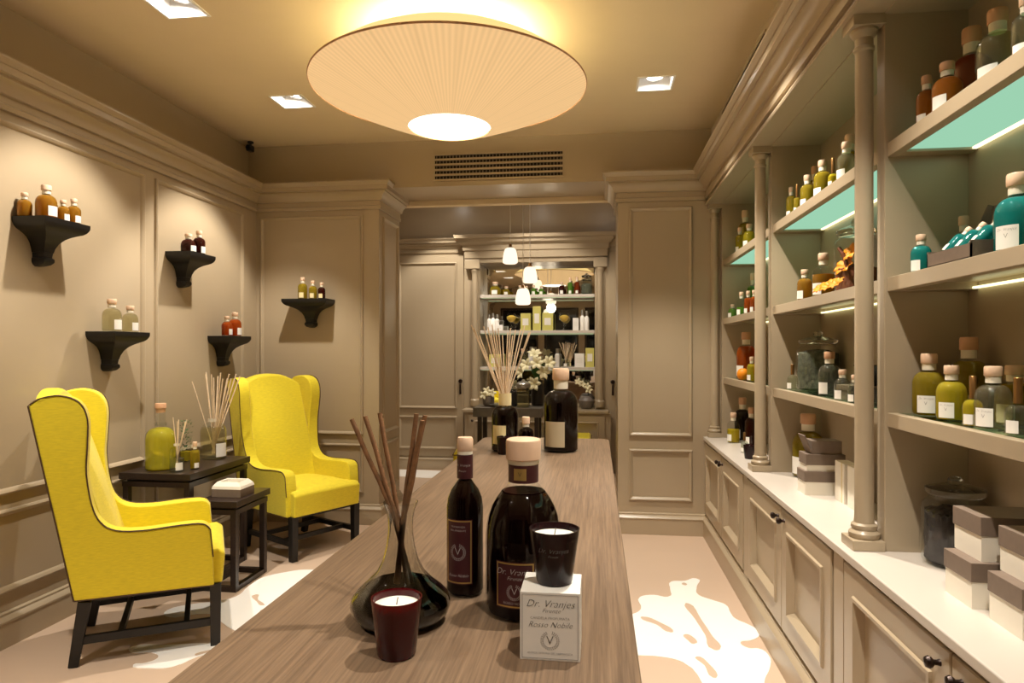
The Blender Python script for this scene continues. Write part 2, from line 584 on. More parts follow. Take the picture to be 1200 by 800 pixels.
inlay([[(-2.15, 7.0), (-2.0, 7.02), (-1.70, 7.0), (-1.45, 6.9), (-1.5, 6.7), (-1.70, 6.60), (-1.9, 6.64), (-2.1, 6.68)]])

# ceiling with square holes for the recessed spots
HOLES = [(x, y) for y in (0.46, 1.63, 2.80, 3.97) for x in (-1.895, 0.338)]
HS = 0.095
def ceiling_mesh():
    bm = bmesh.new()
    xs = sorted({-2.7, 1.2} | {v for x, _ in HOLES for v in (x - HS, x + HS)})
    ys = sorted({YF, 4.85} | {v for _, y in HOLES for v in (y - HS, y + HS)})
    for i in range(len(xs) - 1):
        for j in range(len(ys) - 1):
            mx, my = (xs[i] + xs[i + 1]) / 2, (ys[j] + ys[j + 1]) / 2
            if any(abs(mx - x) < HS and abs(my - y) < HS for x, y in HOLES): continue
            B((xs[i], xs[i + 1], ys[j], ys[j + 1], CZ, CZ + 0.02), bm=bm)
    bmesh.ops.remove_doubles(bm, verts=bm.verts, dist=1e-4)
    return bm
struct('ceiling', ceiling_mesh(), 'ceil')
struct('ceiling_back', B((-2.7, 1.2, 5.3, 7.6, 2.95, 3.0)), 'ceil')

wl = struct('wall_left', B((-2.78, -2.665, YF, 4.9, 0, CZ), (-2.665, -2.58, YF, 4.794, 0, 2.50)), 'paint')
for y0, y1 in ((-1.3, 0.45), (0.55, 2.02), (2.12, 3.52), (3.615, 4.595)):
    panel(wl, (y0, y1, 0.665, 2.31), fx(-2.58, 1))
    panel(wl, (y0, y1, 0.235, 0.60), fx(-2.58, 1))
wb = struct('wall_back_left', B((-2.665, -1.61, 4.794, 5.31, 0, 2.52)), 'paint')
panel(wb, (-2.545, -1.73, 0.665, 2.31), fy(4.794, -1))
panel(wb, (-2.545, -1.73, 0.235, 0.60), fy(4.794, -1))
panel(wb, (4.87, 5.25, 0.665, 2.31), fx(-1.61, 1))
panel(wb, (4.87, 5.25, 0.235, 0.60), fx(-1.61, 1))
wr = struct('wall_back_right', B((0.148, 1.12, 4.794, 5.31, 0, 2.52)), 'paint')
panel(wr, (0.225, 0.665, 0.69, 2.31), fy(4.794, -1))
panel(wr, (0.225, 0.665, 0.235, 0.60), fy(4.794, -1))
struct('wall_lintel', B((-2.70, 1.12, 4.836, 5.31, 2.515, CZ + 0.1)), 'paint')
struct('wall_right', B((1.115, 1.2, YF, 7.6, 0, CZ), (0.80, 1.115, YF, 4.9, 2.53, CZ), (0.765, 1.115, YF, 0.80, 0, 2.53)), 'paint')

CORN = [(0, 2.350), (0.016, 2.350), (0.018, 2.372), (0.010, 2.378), (0.010, 2.412), (0.026, 2.414), (0.030, 2.430), (0.040, 2.448), (0.058, 2.464), (0.066, 2.468), (0.066, 2.480),
        (0.088, 2.482), (0.088, 2.512), (0.094, 2.514), (0.100, 2.524), (0.108, 2.534), (0.108, 2.545), (-0.09, 2.545), (-0.09, 2.50), (0, 2.50)]
CORN_L = [(o * 0.55 if o > 0 else o, z) for o, z in CORN]
struct('trim_1', sweep([(-2.58, YF), (-2.58, 4.794), (-1.61, 4.794), (-1.61, 5.30)], CORN), 'paint', smooth=25)
ENT = [(-0.30, 2.31), (0.012, 2.31), (0.016, 2.318), (0.012, 2.328), (0.0, 2.330), (0.0, 2.350)] + CORN[1:-3] + [(-0.30, 2.545)]
struct('trim_2', sweep([(0.148, 5.30), (0.148, 4.794), (0.765, 4.794)], CORN), 'paint', smooth=25)
struct('trim_3', sweep([(0.765, 4.794), (0.765, YF)], ENT), 'paint', smooth=25)
PL = [(0, 0), (0.026, 0), (0.026, 0.108), (0.030, 0.111), (0.030, 0.118), (0.016, 0.134), (0.012, 0.136), (0.012, 0.146), (0, 0.152)]
struct('baseboard_left', sweep([(-2.58, YF), (-2.58, 4.794), (-1.61, 4.794), (-1.61, 5.31)], PL), 'paint', smooth=25)
struct('baseboard_right', sweep([(0.148, 5.31), (0.148, 4.794), (0.76, 4.794), (0.76, 0.80)], PL), 'paint', smooth=25)
# moulding along the lintel's inner edge; its paler colour imitates light from the back room
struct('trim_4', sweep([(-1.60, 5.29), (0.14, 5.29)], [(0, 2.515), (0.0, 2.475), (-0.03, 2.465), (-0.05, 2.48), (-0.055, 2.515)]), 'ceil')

# back room
YB = 7.088
bw = struct('wall_back', B((-2.7, -1.257, YB, 7.6, 0, 2.95), (-0.022, 1.2, YB, 7.6, 0, 2.95), (-1.257, -0.022, YB, 7.6, 2.234, 2.95),
                           (-1.257, -0.022, YB, 7.6, 0, 0.64), (-1.257, -0.022, 7.36, 7.6, 0.64, 2.234)), 'paint')
struct('wall_left_back', B((-2.7, -2.30, 5.31, YB, 0, 2.95)), 'paint')
struct('wall_right_back', B((0.36, 1.2, 5.31, YB, 0, 2.95)), 'paint')
CB = [(o * 0.8, 2.352 + (z - 2.350) * 0.78) for o, z in CORN[:-3]] + [(0, 2.505)]
struct('trim_5', sweep([(-2.30, YB), (-1.40, YB)], CB), 'paint', smooth=25)
struct('trim_6', sweep([(0.10, YB), (0.36, YB)], CB), 'paint', smooth=25)
CC = [(0, 2.28), (0.02, 2.285), (0.024, 2.36), (0.036, 2.365), (0.04, 2.42), (0.08, 2.445), (0.09, 2.48), (0.115, 2.485), (0.12, 2.52), (0, 2.52)]
nf = struct('trim_7', sweep([(-1.39, YB), (-1.39, YB - 0.05), (0.085, YB - 0.05), (0.085, YB)], CC), 'paint', smooth=25)
struct('trim_8', B((-1.39, 0.085, YB - 0.05, YB, 2.234, 2.52), (-1.405, -1.245, YB - 0.075, YB, 2.17, 2.27), (-0.035, 0.105, YB - 0.075, YB, 2.17, 2.27)), 'paint', bevel=0.004)
struct('baseboard_back', sweep([(-2.30, YB), (-1.42, YB)], PL), 'paint', smooth=25)
for k, xc in ((9, -1.305), (10, 0.03)):
    struct('trim_%d' % k, lathe([(0.046, 0.70), (0.05, 0.72), (0.05, 0.76), (0.038, 0.775), (0.036, 0.80), (0.034, 2.10), (0.038, 2.12), (0.044, 2.14), (0.05, 2.15), (0.05, 2.17)], 20, at=(xc, YB - 0.02, 0)), 'paint', smooth=30)

def back_door(name, x0, x1, hx):
    d = struct(name, B((x0, x1, YB - 0.022, YB, 0.15, 2.33)), 'paint')
    panel(d, (x0 + 0.07, x1 - 0.07, 0.665, 2.25), fy(YB - 0.022, -1))
    panel(d, (x0 + 0.07, x1 - 0.07, 0.225, 0.585), fy(YB - 0.022, -1))
    h = lathe([(0.004, 0), (0.02, 0.005), (0.024, 0.02), (0.018, 0.034), (0.0, 0.038)], 14)
    for v in h.verts: v.co = Vector((hx + v.co.x, YB - 0.022 - v.co.z, 0.965 + v.co.y))
    obj('door_handle', h, 'knob', d, smooth=40)
    t = lathe([(0.002, 0.0), (0.008, -0.02), (0.012, -0.12), (0.0, -0.121)], 10, at=(hx, YB - 0.045, 0.945))
    obj('tassel', t, 'knob', d, smooth=40)
back_door('door_1', -2.22, -1.43, -1.46)
back_door('door_2', 0.125, 0.34, 0.165)

# wall behind the camera with dark shop windows
wf = struct('wall_front', B((-2.7, 1.2, YF - 0.2, YF, 0, 0.35), (-2.7, 1.2, YF - 0.2, YF, 2.35, CZ), (-2.7, -2.4, YF - 0.2, YF, 0.35, 2.35), (0.55, 1.2, YF - 0.2, YF, 0.35, 2.35),
                            (-1.45, -1.3, YF - 0.2, YF, 0.35, 2.35), (-0.45, -0.3, YF - 0.2, YF, 0.35, 2.35)), 'paint')
for k, (x0, x1) in enumerate(((-2.4, -1.45), (-1.3, -0.45), (-0.3, 0.55))):
    w = struct('window_%d' % (k + 1), B((x0, x1, YF - 0.13, YF - 0.11, 0.35, 2.35)), 'night')
    obj('window_frame', rings((x0, x1, 0.35, 2.35), [(0, 0), (0, 0.06), (0.05, 0.06), (0.05, 0.0)], fy(YF - 0.11, 1), cap=False), 'dark', w)

# ------------------------------------------------------------------ recessed ceiling spots
def downlight(x, y, label, target, power=SPOT_W, angle=82, z=CZ, hole=True):
    t = thing('ceiling_light', label, 'ceiling light', (x, y, z), 0, 'recessed ceiling spots')
    if hole:
        rec = rings((-HS, HS, -HS, HS), [(-0.012, -0.0), (-0.012, -0.004), (0, -0.004), (0, 0), (0.006, 0.08)], lambda a, b, n: (a, b, n))
    else:
        rec = rings((-HS, HS, -HS, HS), [(-0.012, -0.0), (-0.012, -0.004), (0, -0.004)], lambda a, b, n: (a, b, n))
    obj('recess', rec, 'white', t)
    dirv = (Vector(target) - Vector((x, y, z))).normalized()
    base = Vector((0, 0.015, 0.055 if hole else 0.0))
    q = dirv.to_track_quat('Z', 'Y').to_matrix().to_4x4()
    h = lathe([(0.050, -0.02), (0.055, -0.01), (0.055, 0.012), (0.048, 0.014), (0.044, 0.004)], 24, caps=False)
    h.transform(Matrix.Translation(base) @ q)
    obj('lamp_ring', h, 'metal', t, smooth=40)
    bl = lathe([(0.0, 0.004), (0.022, 0.008), (0.043, 0.003)], 20)
    bl.transform(Matrix.Translation(base) @ q)
    obj('bulb', bl, 'bulb', t, smooth=40)
    light('spot_light', 'SPOT', (x, y, z - 0.012), power, SPOT_COL, t, 0.028, angle, 0.45, target)
    return t
DL = [(-1.895, 2.80, 'square recessed ceiling spot at the top left edge of the picture', (-2.35, 2.9, 0.9), 0.85),
      (-1.895, 3.97, 'square recessed ceiling spot between the wide ceiling lamp and the left wall', (-2.35, 4.0, 0.9), 0.9),
      (0.338, 3.97, 'square recessed ceiling spot right of the wide lamp, near the cornice', (0.42, 3.75, 0), 1.0),
      (0.338, 2.80, 'recessed ceiling spot above the right aisle floor, out of frame', (0.5, 2.9, 0), 1.15),
      (-1.895, 1.63, 'recessed ceiling spot on the left, nearer than the armchairs', (-2.25, 1.9, 0.6), 1.0),
      (0.338, 1.63, 'recessed ceiling spot right above the near end of the long table', (0.25, 1.55, 0), 1.0),
      (-1.895, 0.46, 'recessed ceiling spot on the left, behind the viewer', (-1.6, 0.6, 0), 0.7),
      (0.338, 0.46, 'recessed ceiling spot on the right, behind the viewer', (0.5, 0.7, 0.3), 0.7)]
for x, y, l, tg, f in DL:
    downlight(x, y, l, tg, SPOT_W * f)
downlight(-1.55, 6.55, 'ceiling spot of the back room above the panelled door', (-1.75, 7.0, 0.9), 95, 75, 2.95, False)
downlight(-0.65, 6.25, 'unseen ceiling spot added to light the mirrored niche of the back room', (-0.65, 7.0, 1.0), 95, 90, 2.95, False)  # out of sight above the lintel, added to light the niche
downlight(0.10, 5.8, 'unseen ceiling spot added to light the right side of the back room', (-0.1, 6.9, 0.6), 60, 80, 2.95, False)  # unseen extra spot, put in to brighten this side of the room

# ------------------------------------------------------------------ the wide pleated ceiling lamp
lp = thing('ceiling_lamp', 'wide pleated cream fabric ceiling lamp shaped like a flat cone', 'ceiling lamp', (-0.728, 3.25, CZ))
RL = 0.678
prof = []
for i in range(15):
    t = i / 14
    r = RL - (RL - 0.205) * t
    prof.append((r, -0.26 - 0.195 * (0.85 * t + 0.15 * math.sin(PI / 2 * t))))
obj('shade', lathe(prof, 120, caps=False), 'shade', lp, smooth=60)
obj('shade_rim', lathe([(RL, -0.265), (RL + 0.003, -0.262), (RL + 0.003, -0.257), (RL, -0.254)], 120, caps=False), 'stopper2', lp, smooth=60)
obj('upper_shade', lathe([(RL - 0.002, -0.257), (RL - 0.05, -0.215), (RL - 0.12, -0.165), (RL - 0.20, -0.120), (RL - 0.25, -0.100)], 96, caps=False), 'shade_side', lp, smooth=60)
bm = bmesh.new()
for k in range(48):
    a0, a1 = 2 * PI * k / 48, 2 * PI * (k + 1) / 48
    tube([((RL - 0.34) * math.cos(a), (RL - 0.34) * math.sin(a), -0.105) for a in (a0, a1)], 0.016, 8, bm=bm)
obj('ring_tube', bm, 'ring', lp)
obj('hanger', lathe([(0.05, 0.0), (0.05, -0.03), (0.02, -0.04), (0.02, -0.44)], 16), 'metal', lp, smooth=40)
obj('diffuser', lathe([(0.0, -0.462), (0.15, -0.460), (0.200, -0.452), (0.207, -0.445)], 64), 'disc', lp, smooth=60)

# small black camera in the ceiling corner
sc_ = thing('security_camera', 'tiny black security camera hanging in the ceiling corner', 'camera', (-2.575, 4.70, CZ))
obj('mount', lathe([(0.022, 0), (0.022, -0.012), (0.008, -0.016), (0.008, -0.03)], 14), 'plastic', sc_, smooth=40)
obj('body', B((-0.02, 0.02, -0.035, 0.025, -0.075, -0.028)), 'plastic', sc_, bevel=0.008)
lens = lathe([(0.014, 0), (0.014, 0.012), (0.008, 0.014)], 12)
lens.transform(Matrix.Translation((0, -0.035, -0.052)) @ Matrix.Rotation(PI / 2, 4, 'X'))
obj('lens', lens, 'night', sc_, smooth=40)

# air grille above the passage
gr = thing('air_grille', 'long bronze air vent grille with dark slots above the passage', 'air vent', (-0.72, 4.836, 2.653))
obj('backing', B((-0.475, 0.475, -0.004, -0.001, -0.095, 0.095)), 'void', gr)
obj('frame', rings((-0.485, 0.485, -0.10, 0.10), [(0, 0), (0, 0.008), (0.012, 0.008), (0.012, 0.002)], lambda a, b, n: (a, -n, b), cap=False), 'paint', gr)
for k in range(6):
    z = -0.095 + 0.19 * k / 5
    obj('slat', bar((-0.475, -0.009, z), (0.475, -0.009, z), 0.010, 0.0145), 'paint', gr)
vm = None
for k in range(38):
    xx = -0.46 + 0.92 * k / 37
    if vm is None:
        vm = obj('vane', B((-0.003, 0.003, -0.006, -0.003, -0.09, 0.09)), 'boxlid', gr, loc=(xx, 0, 0))
    else:
        c_ = vm.copy(); COL.objects.link(c_); c_.parent = gr; c_.location = (xx, 0, 0)
# slot vent along the right frieze
sv = thing('slot_vent', 'narrow dark slot vent above the cornice of the right shelving', 'air vent', (0.80, 3.85, 2.80))
obj('slot', B((-0.004, 0.0, -0.55, 0.55, -0.018, 0.018)), 'void', sv)
obj('slot_frame', rings((-0.56, 0.56, -0.026, 0.026), [(0, 0), (0, 0.007), (0.007, 0.007), (0.007, 0.003)], lambda a, b, n: (-n, a, b), cap=False), 'paint', sv)

# ------------------------------------------------------------------ right wall: base cabinets, worktop, shelving
DY = [4.74, 3.431, 2.122, 0.813]
XD = 0.765
cab_lab = ['taupe base cabinet at the far end beside the panelled pier',
           'taupe base cabinet in the middle of the right row',
           'taupe base cabinet nearest the camera in the right row']
for k in range(3):
    y1, y0 = DY[k] + 0.03, DY[k + 1] + 0.03
    if k == 0: y1 = 4.79
    yc = (DY[k] + DY[k + 1]) / 2 + 0.02
    t = thing('base_cabinet', cab_lab[k], 'cabinet', (XD, yc, 0), 0, 'base cabinets along the right wall')
    a0, a1 = y0 - yc, y1 - yc
    obj('body', B((0.004, 0.345, a0, a1, 0.0, 0.664)), 'paint', t)
    # pilaster strip at the near end of each unit
    obj('stile', B((-0.016, 0.004, a0, a0 + 0.085, 0.15, 0.664)), 'paint', t, bevel=0.003)
    d0, d1 = a0 + 0.10, a1 - 0.012
    mid = (d0 + d1) / 2 - 0.02
    for (p0, p1, ky) in ((d0, mid - 0.003, mid - 0.045), (mid + 0.003, d1, mid + 0.045)):
        fn = lambda a, b, n: (-n, a, b)
        W = 0.075
        dr = obj('door', rings((p0, p1, 0.165, 0.655), [(0, -0.004), (0, 0.016), (0.003, 0.019), (W, 0.019), (W + 0.004, 0.026), (W + 0.014, 0.026), (W + 0.022, 0.016), (W + 0.03, -0.002), (W + 0.034, -0.004)], fn, cap=False), 'paint', t, smooth=20)
        obj('door_panel', rings((p0 + W + 0.032, p1 - W - 0.032, 0.165 + W + 0.032, 0.655 - W - 0.032), [(0, -0.006), (0.001, -0.002), (0.03, 0.0)], fn), 'paint', dr)
        kb = lathe([(0.008, 0.0), (0.006, 0.006), (0.006, 0.012), (0.011, 0.017), (0.014, 0.023), (0.011, 0.030), (0.0, 0.033)], 16)
        for v in kb.verts: v.co = Vector((-0.019 - v.co.z, ky + v.co.x, 0.615 + v.co.y))
        obj('knob', kb, 'knob', dr, smooth=40)

wt = obj('worktop', B((0.738, 1.112, 0.81, 4.792, 0.668, 0.696)), 'worktop', bevel=0.005)
tag(wt, 'long pale worktop running on top of the right base cabinets', 'worktop')

SHZ = [1.92, 1.517, 1.112]
sh_lab = ['taupe wall shelving bay at the far end, behind the furthest column',
          'taupe wall shelving bay in the middle, between two slim columns',
          'taupe wall shelving bay nearest the camera with teal bottles']
for k in range(3):
    yd, yn = DY[k], DY[k + 1]
    t = thing('wall_shelving', sh_lab[k], 'shelving', (0.864, yd, 0.696), 0, 'open shelving bays above the worktop')
    L = yd - yn
    T_ = 0.055
    zt = 2.31 - 0.696
    obj('back_panel', B((0.226, 0.246, -L + T_, T_, 0, zt)), 'paint', t)
    obj('side_panel', B((-0.008, 0.226, 0, T_, 0, zt)), 'paint', t, bevel=0.002)
    obj('top_panel', B((-0.008, 0.226, -L + T_, 0, zt - 0.004, zt + 0.02)), 'paint', t)
    for j, z in enumerate(SHZ):
        zz = z - 0.696
        s = obj('shelf', B((0, 0.03, -L + T_, 0, zz - 0.042, zz), (0.03, 0.226, -L + T_, -L + T_ + 0.05, zz - 0.042, zz - 0.008), (0.03, 0.226, -0.05, 0, zz - 0.042, zz - 0.008)), 'paint', t, bevel=0.002)
        obj('glass_top', B((0.03, 0.224, -L + T_ + 0.005, -0.005, zz - 0.008, zz)), 'gglass', s)
        if j == 0:
            obj('light_panel', B((0.0302, 0.2258, -L + T_ + 0.048, -0.048, zz - 0.034, zz - 0.03)), 'shelfglow', s)
        else:
            obj('light_panel', B((0.0302, 0.2258, -L + T_ + 0.048, -0.048, zz - 0.020, zz - 0.016)), 'paint', s)
        obj('led_strip', B((0.210, 0.222, -L + T_ + 0.05, -0.05, zz - 0.040, zz - 0.034)), 'ledstrip', s)
    # slim column standing before the side panel
    c = obj('column', lathe([(0.029, 0.075), (0.0275, 0.10), (0.0255, 1.42), (0.0255, 1.515), (0.030, 1.52), (0.030, 1.530), (0.026, 1.534), (0.026, 1.556), (0.032, 1.562), (0.040, 1.575), (0.040, 1.583)], 24, at=(-0.050, 0.043, 0)), 'paint', t, smooth=30)
    obj('column_base', lathe([(0.041, 0.03), (0.044, 0.036), (0.044, 0.046), (0.039, 0.052), (0.034, 0.056), (0.037, 0.062), (0.037, 0.070), (0.030, 0.076)], 24, at=(-0.050, 0.043, 0)), 'paint', c, smooth=30)
    obj('plinth_block', B((-0.100, -0.008, -0.008, 0.092, 0, 0.03)), 'paint', c, bevel=0.002)
    obj('capital_block', B((-0.097, -0.003, -0.004, 0.09, 1.583, zt + 0.002)), 'paint', c, bevel=0.002)

# ------------------------------------------------------------------ the long table
tb = thing('long_table', 'long taupe oak display table with rounded corners in the foreground', 'table', (-0.299, 2.43, 0))
def rrect(x0, x1, y0, y1, r, n=6):
    pts = []
    for cx, cy_, a0 in ((x1 - r, y1 - r, 0), (x0 + r, y1 - r, 90), (x0 + r, y0 + r, 180), (x1 - r, y0 + r, 270)):
        for i in range(n + 1):
            a = math.radians(a0 + 90 * i / n)
            pts.append((cx + r * math.cos(a), cy_ + r * math.sin(a)))
    return pts
obj('tabletop', prism(rrect(-0.369, 0.369, -1.55, 1.51, 0.06), lambda a, b, t: (a, b, t), 0.735, 0.78), 'table', tb, bevel=0.004)
obj('apron', prism(rrect(-0.33, 0.33, -1.49, 1.45, 0.05), lambda a, b, t: (a, b, t), 0.66, 0.735), 'table', tb)
for sy in (-1.15, 1.15):
    obj('pedestal', B((-0.22, 0.22, sy - 0.10, sy + 0.10, 0.03, 0.66)), 'table', tb, bevel=0.006)
    obj('foot', B((-0.29, 0.29, sy - 0.16, sy + 0.16, 0, 0.03)), 'table', tb, bevel=0.004)

# ------------------------------------------------------------------ armchairs
def smooth_poly(pts, n=4):
    """Catmull-Rom through points (open)"""
    out = []
    for i in range(len(pts) - 1):
        p0 = pts[max(i - 1, 0)]; p1 = pts[i]; p2 = pts[i + 1]; p3 = pts[min(i + 2, len(pts) - 1)]
        for k in range(n):
            t = k / n
            out.append(tuple(0.5 * ((2 * b) + (-a + c) * t + (2 * a - 5 * b + 4 * c - d) * t * t + (-a + 3 * b - 3 * c + d) * t ** 3)
                             for a, b, c, d in zip(p0, p1, p2, p3)))
    out.append(pts[-1])
    return out

def armchair(label, loc, rz):
    t = thing('wing_armchair', label, 'armchair', loc, rz, 'yellow wing armchairs')
    # local: +x forward, origin under the middle of the back feet line; side profile measured from the back feet
    front = smooth_poly([(-0.140, 1.080), (-0.10, 1.108), (-0.03, 1.118), (0.035, 1.09), (0.064, 1.02), (0.062, 0.90), (0.058, 0.80), (0.075, 0.67), (0.105, 0.595), (0.16, 0.556), (0.26, 0.545), (0.40, 0.552), (0.485, 0.548), (0.515, 0.52)], 4)
    side = [(0.012, 0.285)] + front + [(0.525, 0.40), (0.53, 0.275)]
    HW = 0.285
    TH = 0.078
    for sg in (1, -1):
        def fn(a, b, n, sg=sg):
            flare = 0.030 * max(0.0, min(1.0, (b - 0.62) / 0.35)) * max(0.0, min(1.0, (a + 0.10) / 0.16))
            return (a, sg * (HW - n + flare), b)
        s_ = obj('side_panel', prism(side, fn, 0.0, TH), 'yellow', t, bevel=0.016, seg=3)
        pp = [fn(a, b, 0.0) for a, b in front]
        obj('piping', tube([fn(0.012, 0.285, 0.002)] + pp + [fn(0.526, 0.40, 0.002)], 0.0030, 6), 'piping', s_, smooth=60)
        obj('piping', tube([fn(0.012, 0.285, 0.004), fn(0.25, 0.281, 0.004), fn(0.53, 0.275, 0.004)], 0.0032, 6), 'piping', s_, smooth=60)
    # back cushion: arched top, leaning back
    bm = bmesh.new()
    nu, nv = 10, 12
    W = HW - TH * 0.75
    def bp(u, v, f):
        yy = W * u
        ztop = 1.135 - 0.05 * u * u - 0.03 * u ** 4
        z = 0.36 + (ztop - 0.36) * v
        xb = 0.015 - 0.16 * ((z - 0.29) / 0.8)
        thick = 0.155 - 0.075 * v
        bulge = 0.025 * (1 - u * u) * math.sin(PI * min(1, v * 1.05))
        if f: return (xb + thick + bulge + 0.02 * (u ** 6), yy, z)
        return (xb + 0.002, yy, z)
    F = [[bm.verts.new(bp(-1 + 2 * i / nu, j / nv, True)) for i in range(nu + 1)] for j in range(nv + 1)]
    K = [[bm.verts.new(bp(-1 + 2 * i / nu, j / nv, False)) for i in range(nu + 1)] for j in range(nv + 1)]
    for j in range(nv):
        for i in range(nu):
            bm.faces.new((F[j][i], F[j][i + 1], F[j + 1][i + 1], F[j + 1][i]))
            bm.faces.new((K[j][i], K[j + 1][i], K[j + 1][i + 1], K[j][i + 1]))
    for i in range(nu):
        bm.faces.new((F[nv][i], F[nv][i + 1], K[nv][i + 1], K[nv][i]))
        bm.faces.new((F[0][i], K[0][i], K[0][i + 1], F[0][i + 1]))
    for j in range(nv):
        bm.faces.new((F[j][0], F[j + 1][0], K[j + 1][0], K[j][0]))
        bm.faces.new((F[j][nu], K[j][nu], K[j + 1][nu], F[j + 1][nu]))
    obj('back_cushion', bm, 'yellow', t, bevel=0.022, seg=3)
    # outer back skin and piping along its edges
    obj('outer_back', prism([(0.012, 0.285), (-0.138, 1.075), (-0.115, 1.085), (0.04, 0.285)], lambda a, b, n: (a, n, b), -HW + 0.004, HW - 0.004), 'yellow', t, bevel=0.004)
    # seat with soft crown
    bm = bmesh.new()
    nu, nv = 8, 8
    def sp(u, v, top):
        xx = 0.08 + (0.575 - 0.08) * v
        wid = (HW - TH * 0.8) if v < 0.83 else (HW - 0.030)
        yy = wid * u
        if top: return (xx, yy, 0.425 + 0.030 * (1 - u ** 4) * math.sin(PI * (0.15 + 0.8 * v)) - (0.02 if v > 0.99 else 0))
        return (xx - (0.012 if v > 0.99 else 0), yy, 0.272)
    vs = [0, 0.2, 0.4, 0.6, 0.80, 0.84, 0.94, 1.0]
    us = [-1, -0.9, -0.6, -0.3, 0, 0.3, 0.6, 0.9, 1]
    F = [[bm.verts.new(sp(u, v, True)) for u in us] for v in vs]
    K = [[bm.verts.new(sp(u, v, False)) for u in us] for v in vs]
    for j in range(len(vs) - 1):
        for i in range(len(us) - 1):
            bm.faces.new((F[j][i], F[j][i + 1], F[j + 1][i + 1], F[j + 1][i]))
            bm.faces.new((K[j][i], K[j + 1][i], K[j + 1][i + 1], K[j][i + 1]))
    for i in range(len(us) - 1):
        bm.faces.new((F[-1][i], F[-1][i + 1], K[-1][i + 1], K[-1][i]))
        bm.faces.new((F[0][i], K[0][i], K[0][i + 1], F[0][i + 1]))
    for j in range(len(vs) - 1):
        bm.faces.new((F[j][0], F[j + 1][0], K[j + 1][0], K[j][0]))
        bm.faces.new((F[j][-1], K[j][-1], K[j + 1][-1], F[j + 1][-1]))
    obj('seat', bm, 'yellow', t, bevel=0.018, seg=3)
    obj('seat_frame', B((0.05, 0.52, -HW + 0.07, HW - 0.07, 0.252, 0.278)), 'black', t)
    for sg in (1, -1):
        obj('leg', bar((0.045, sg * 0.235, 0.27), (0.002, sg * 0.225, 0.0), 0.048, 0.048, w2=0.036, d2=0.036), 'black', t, bevel=0.003)
        obj('leg', bar((0.535, sg * 0.240, 0.275), (0.535, sg * 0.240, 0.0), 0.046, 0.046, w2=0.040, d2=0.040), 'black', t, bevel=0.003)
        obj('stretcher', bar((0.02, sg * 0.228, 0.105), (0.535, sg * 0.240, 0.105), 0.022, 0.032), 'black', t)
    for xx in (0.17, 0.42):
        obj('stretcher', bar((xx, -0.235, 0.105), (xx, 0.235, 0.105), 0.022, 0.028), 'black', t)
    return t
# back near foot of chair 1 at (-2.13, 2.475); forward (0.85,0.527)
a1 = math.atan2(0.527, 0.85)
L1 = Vector((-math.sin(a1), math.cos(a1), 0))
p1 = Vector((-2.13, 2.475, 0)) + L1 * 0.235
armchair('yellow wing armchair with brown piping seen from the side, left foreground', p1, a1)
a2 = math.atan2(-0.493, 0.87)
F2 = Vector((math.cos(a2), math.sin(a2), 0)); L2 = Vector((-math.sin(a2), math.cos(a2), 0))
p2 = Vector((-1.843, 3.887, 0)) + L2 * 0.235 - F2 * 0.54
armchair('yellow wing armchair facing forward beyond the dark side tables', p2, a2)

# ------------------------------------------------------------------ nest of dark side tables
def side_table(label, x0, x1, y0, y1, zt):
    cx, cy_ = (x0 + x1) / 2, (y0 + y1) / 2
    t = thing('side_table', label, 'side table', (cx, cy_, 0), 0, 'nested dark side tables')
    hx, hy = (x1 - x0) / 2, (y1 - y0) / 2
    obj('top', B((-hx, hx, -hy, hy, zt - 0.035, zt)), 'dark', t, bevel=0.003)
    obj('apron', B((-hx + 0.012, hx - 0.012, -hy + 0.012, hy - 0.012, zt - 0.075, zt - 0.047), (-hx + 0.03, hx - 0.03, -hy + 0.03, hy - 0.03, zt - 0.047, zt - 0.035)), 'dark', t)
    for sx in (-1, 1):
        for sy in (-1, 1):
            obj('leg', B((sx * (hx - 0.03) - 0.016, sx * (hx - 0.03) + 0.016, sy * (hy - 0.03) - 0.016, sy * (hy - 0.03) + 0.016, 0, zt - 0.07)), 'dark', t, bevel=0.002)
        obj('base_rail', B((sx * (hx - 0.03) - 0.014, sx * (hx - 0.03) + 0.014, -hy + 0.046, hy - 0.046, 0.0, 0.028)), 'dark', t)
    for sy in (-1, 1):
        obj('base_rail', B((-hx + 0.046, hx - 0.046, sy * (hy - 0.03) - 0.014, sy * (hy - 0.03) + 0.014, 0.0, 0.028)), 'dark', t)
    return t
side_table('tall dark wood side table between the two yellow armchairs', -2.555, -2.14, 3.285, 3.905, 0.64)
side_table('low dark wood side table holding an open grey box', -2.137, -1.905, 3.335, 3.705, 0.49)

